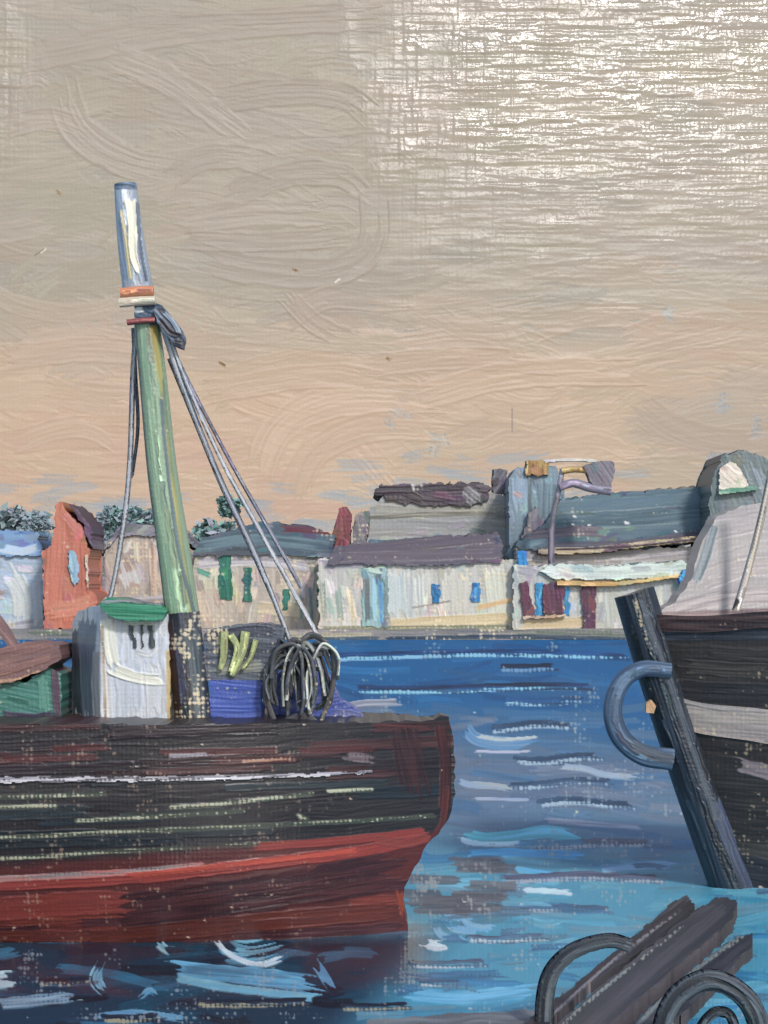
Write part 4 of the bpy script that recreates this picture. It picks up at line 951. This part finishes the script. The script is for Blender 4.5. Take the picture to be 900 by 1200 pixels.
pl, bk = upright(28, lambda x, y: RY - rhb(x, y) - .03, 0, lambda x, y: RY - rhb(x, y) + .05, 1.4)
s.build('rubbing_strake', M_BOAT, rh, pl, bk, chain_base(rh))
tube('stem', rb, [(743, 694), (766, 770), (798, 868), (830, 960), (868, 1064)], 48, 54, RY - .18, (34, 42, 52), (46, 54, 64), mat=M_BOAT, relief=1.7, ridge=1.1, bare=.06, rag=1.2, strokes=[
      ([(734, 696), (756, 770), (788, 868), (818, 960), (850, 1060)], 9, (34, 44, 56), (48, 58, 70), dict(h=1.2)), ([(748, 700), (772, 770), (806, 868), (836, 960)], 8, (66, 78, 90), (50, 60, 72), dict(h=1.2)),
      ([(740, 700), (752, 740), (764, 772)], 6, (196, 180, 150), (110, 110, 110), dict(h=1, dry=.5))])
s = Solid(strip([(758, 730), (830, 732), (900, 726), (1000, 722), (1290, 716)], 20, 18), rag=1.6, wv=.5).fill((56, 44, 46), (84, 66, 64), 0, .2, 1); s.ground(.55, (214, 190, 156), 26)
pl, bk = upright(28, lambda x, y: RY - rhb(x, y) - .05, 0, lambda x, y: RY - rhb(x, y) + .12, 1.5)
s.build('gunwale', M_BOAT, rb, pl, bk, chain_base(rb))
piece('canvas_cover', rb, [(752, 728), (792, 706), (812, 680), (826, 640), (846, 606), (880, 590), (930, 584), (1060, 600), (1200, 650), (1280, 722)], 28.9, (176, 168, 162), (160, 153, 150), -.2, .8, mat=M_BOAT, ridge=.5, var=.06, width=3.5, bare=.15, relief=1.2,
      front=lambda x, y: 28.8 + np.clip(728 - y, 0, 200) * .006, strokes=[
      ([(840, 620), (900, 610), (960, 606)], 26, (178, 170, 164), (158, 150, 148), dict(h=.6)), ([(826, 680), (880, 664), (950, 660)], 26, (182, 173, 166), (164, 155, 152), dict(h=.6)), ([(790, 714), (860, 700), (960, 696)], 20, (158, 148, 146), (174, 163, 158), dict(h=.6)),
      ([(770, 722), (860, 718), (960, 714)], 9, (110, 90, 92), (150, 130, 124), dict(dry=.2)), ([(846, 612), (832, 650), (816, 684)], 12, (112, 124, 126), (130, 136, 138), dict(dry=.1))])
tube('boathook_pole', rb, [(905, 545), (896, 590), (884, 640), (870, 690), (862, 716)], 8, 9, 28.5, (196, 184, 168), (140, 132, 130), mat=M_SPAR, relief=1.6, strokes=[([(901, 560), (888, 620), (872, 690)], 3, (222, 208, 186), (206, 190, 170), dict(h=1.4, dry=.2)), ([(852, 716), (866, 702)], 8, (74, 68, 66), (96, 88, 84), dict(h=1))])
fd = tube('ring_fender', None, [(786, 786), (752, 784), (728, 800), (718, 830), (726, 862), (752, 884), (788, 890)], 18, 26, RY - .45, (68, 88, 112), (90, 110, 132), d1=RY - .45, mat=M_RUBB, relief=1.8, ridge=1.1, strokes=[
      ([(786, 790), (754, 790), (734, 806), (726, 832), (734, 858), (758, 878), (790, 886)], 6, (62, 80, 102), (80, 98, 120), dict(h=1)), ([(740, 872), (770, 886), (794, 890)], 14, (52, 62, 74), (70, 80, 92), dict(h=1.2))])
tag(fd, 'big blue-grey ring fender hung round the raked stem of the dark boat', 'fender')
o = piece('rope_knot', None, [(757, 824), (763, 820), (769, 827), (766, 836), (757, 835)], RY - .6, (206, 168, 128), (180, 140, 106), 1, .12, mat=M_ROPE, ridge=1.3, rag=.6, relief=2)
tag(o, 'small tan rope knot caught inside the ring fender', 'rope knot')

# ================================================================== FLOATING TIMBER AND TYRES, NEAR RIGHT
TG = 'tarred baulks of timber floating by the dark boat'
def baulk(outline, z, label, c, c2, lines):
    s = Solid(outline, rag=1.6, wv=.4, fray=1.5, fang=-.66).fill(c, c2, -.66, .16, .9, 70)
    for q in range(14):
        lo, hi = s.o.min(0), s.o.max(0); x = RS.uniform(lo[0], hi[0]); y = RS.uniform(lo[1], hi[1]); cc = np.array(c) * RS.uniform(.7, 1.25)
        s.stroke([(x - 45, y + 36), (x + 45, y - 36)], RS.uniform(5, 14), cc, cc * 1.2, h=1.2, dry=.25)
    for k in lines: lay(s, k)
    pl, bk = flat_on_water(z, -.12)
    o = s.build('timber_baulk', M_WOOD, None, pl, bk); tag(o, label, 'timber', TG); return o
baulk([(806, 1048), (816, 1060), (800, 1084), (740, 1124), (682, 1162), (640, 1205), (598, 1240), (560, 1240), (640, 1180), (676, 1150), (740, 1098), (790, 1054)], .10, 'slim dark timber baulk floating farthest left of the three',
      (52, 50, 54), (72, 70, 74), [([(600, 1222), (690, 1142), (808, 1056)], 9, (60, 46, 52), (44, 38, 46), dict(h=1.3)), ([(640, 1196), (720, 1126), (800, 1066)], 4, (120, 112, 116), (150, 142, 142), dict(h=1.2, dry=.45))])
baulk([(866, 1052), (860, 1078), (800, 1130), (720, 1200), (670, 1260), (585, 1260), (650, 1200), (730, 1134), (800, 1078), (836, 1052)], .16, 'broad flat tarred baulk in the middle, leading to the dark hull',
      (74, 74, 77), (60, 60, 64), [([(660, 1230), (760, 1140), (852, 1062)], 16, (94, 90, 92), (74, 70, 76), dict(h=1.1)), ([(620, 1226), (720, 1142), (838, 1060)], 10, (70, 66, 72), (86, 82, 86), dict(h=1.1)),
      ([(630, 1230), (700, 1166), (806, 1082)], 4.5, (176, 176, 160), (140, 146, 140), dict(h=1.3, dry=.5)), ([(690, 1226), (770, 1156), (850, 1090)], 12, (60, 56, 62), (76, 72, 78), dict(h=1.2))])
baulk([(882, 1092), (884, 1110), (830, 1160), (790, 1200), (750, 1260), (690, 1260), (744, 1196), (800, 1146), (850, 1104)], .12, 'dark timber baulk nearest the frame corner, with a pale worn edge',
      (54, 54, 60), (74, 72, 76), [([(720, 1230), (800, 1150), (874, 1094)], 6, (176, 178, 164), (120, 126, 122), dict(h=1.4, dry=.40)), ([(740, 1230), (820, 1156), (880, 1104)], 12, (46, 46, 54), (64, 62, 68), dict(h=1.2))])
def tyre(pts, w, w1, d, label):
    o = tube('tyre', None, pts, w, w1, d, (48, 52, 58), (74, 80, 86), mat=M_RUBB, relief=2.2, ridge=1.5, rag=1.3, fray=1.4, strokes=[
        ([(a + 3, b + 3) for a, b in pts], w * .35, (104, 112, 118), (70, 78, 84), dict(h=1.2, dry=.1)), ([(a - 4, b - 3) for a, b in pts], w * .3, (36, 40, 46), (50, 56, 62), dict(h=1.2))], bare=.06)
    return tag(o, label, 'tyre', 'old tyres floating among the baulks')
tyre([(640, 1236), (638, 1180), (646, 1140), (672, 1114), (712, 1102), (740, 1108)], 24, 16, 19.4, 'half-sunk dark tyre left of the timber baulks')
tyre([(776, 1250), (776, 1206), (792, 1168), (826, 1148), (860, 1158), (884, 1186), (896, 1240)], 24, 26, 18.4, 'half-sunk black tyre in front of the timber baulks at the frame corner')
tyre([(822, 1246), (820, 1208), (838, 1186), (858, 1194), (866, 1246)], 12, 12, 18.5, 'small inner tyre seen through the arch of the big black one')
o = piece('floating_board', None, [(440, 1192), (540, 1188), (660, 1184), (660, 1260), (420, 1260)], 18, (100, 104, 108), (130, 134, 136), -.03, .3, mat=M_WOOD)
bpy.data.objects.remove(o)
s = Solid([(430, 1196), (540, 1187), (640, 1184), (640, 1215), (430, 1222)], rag=1.4).fill((104, 106, 110), (130, 134, 136), -.05, .12, .9); s.ground(.4)
pl, bk = flat_on_water(.06, -.12)
tag(s.build('floating_board', M_WOOD, None, pl, bk), 'grey weathered board awash along the bottom edge left of the tyre', 'board')
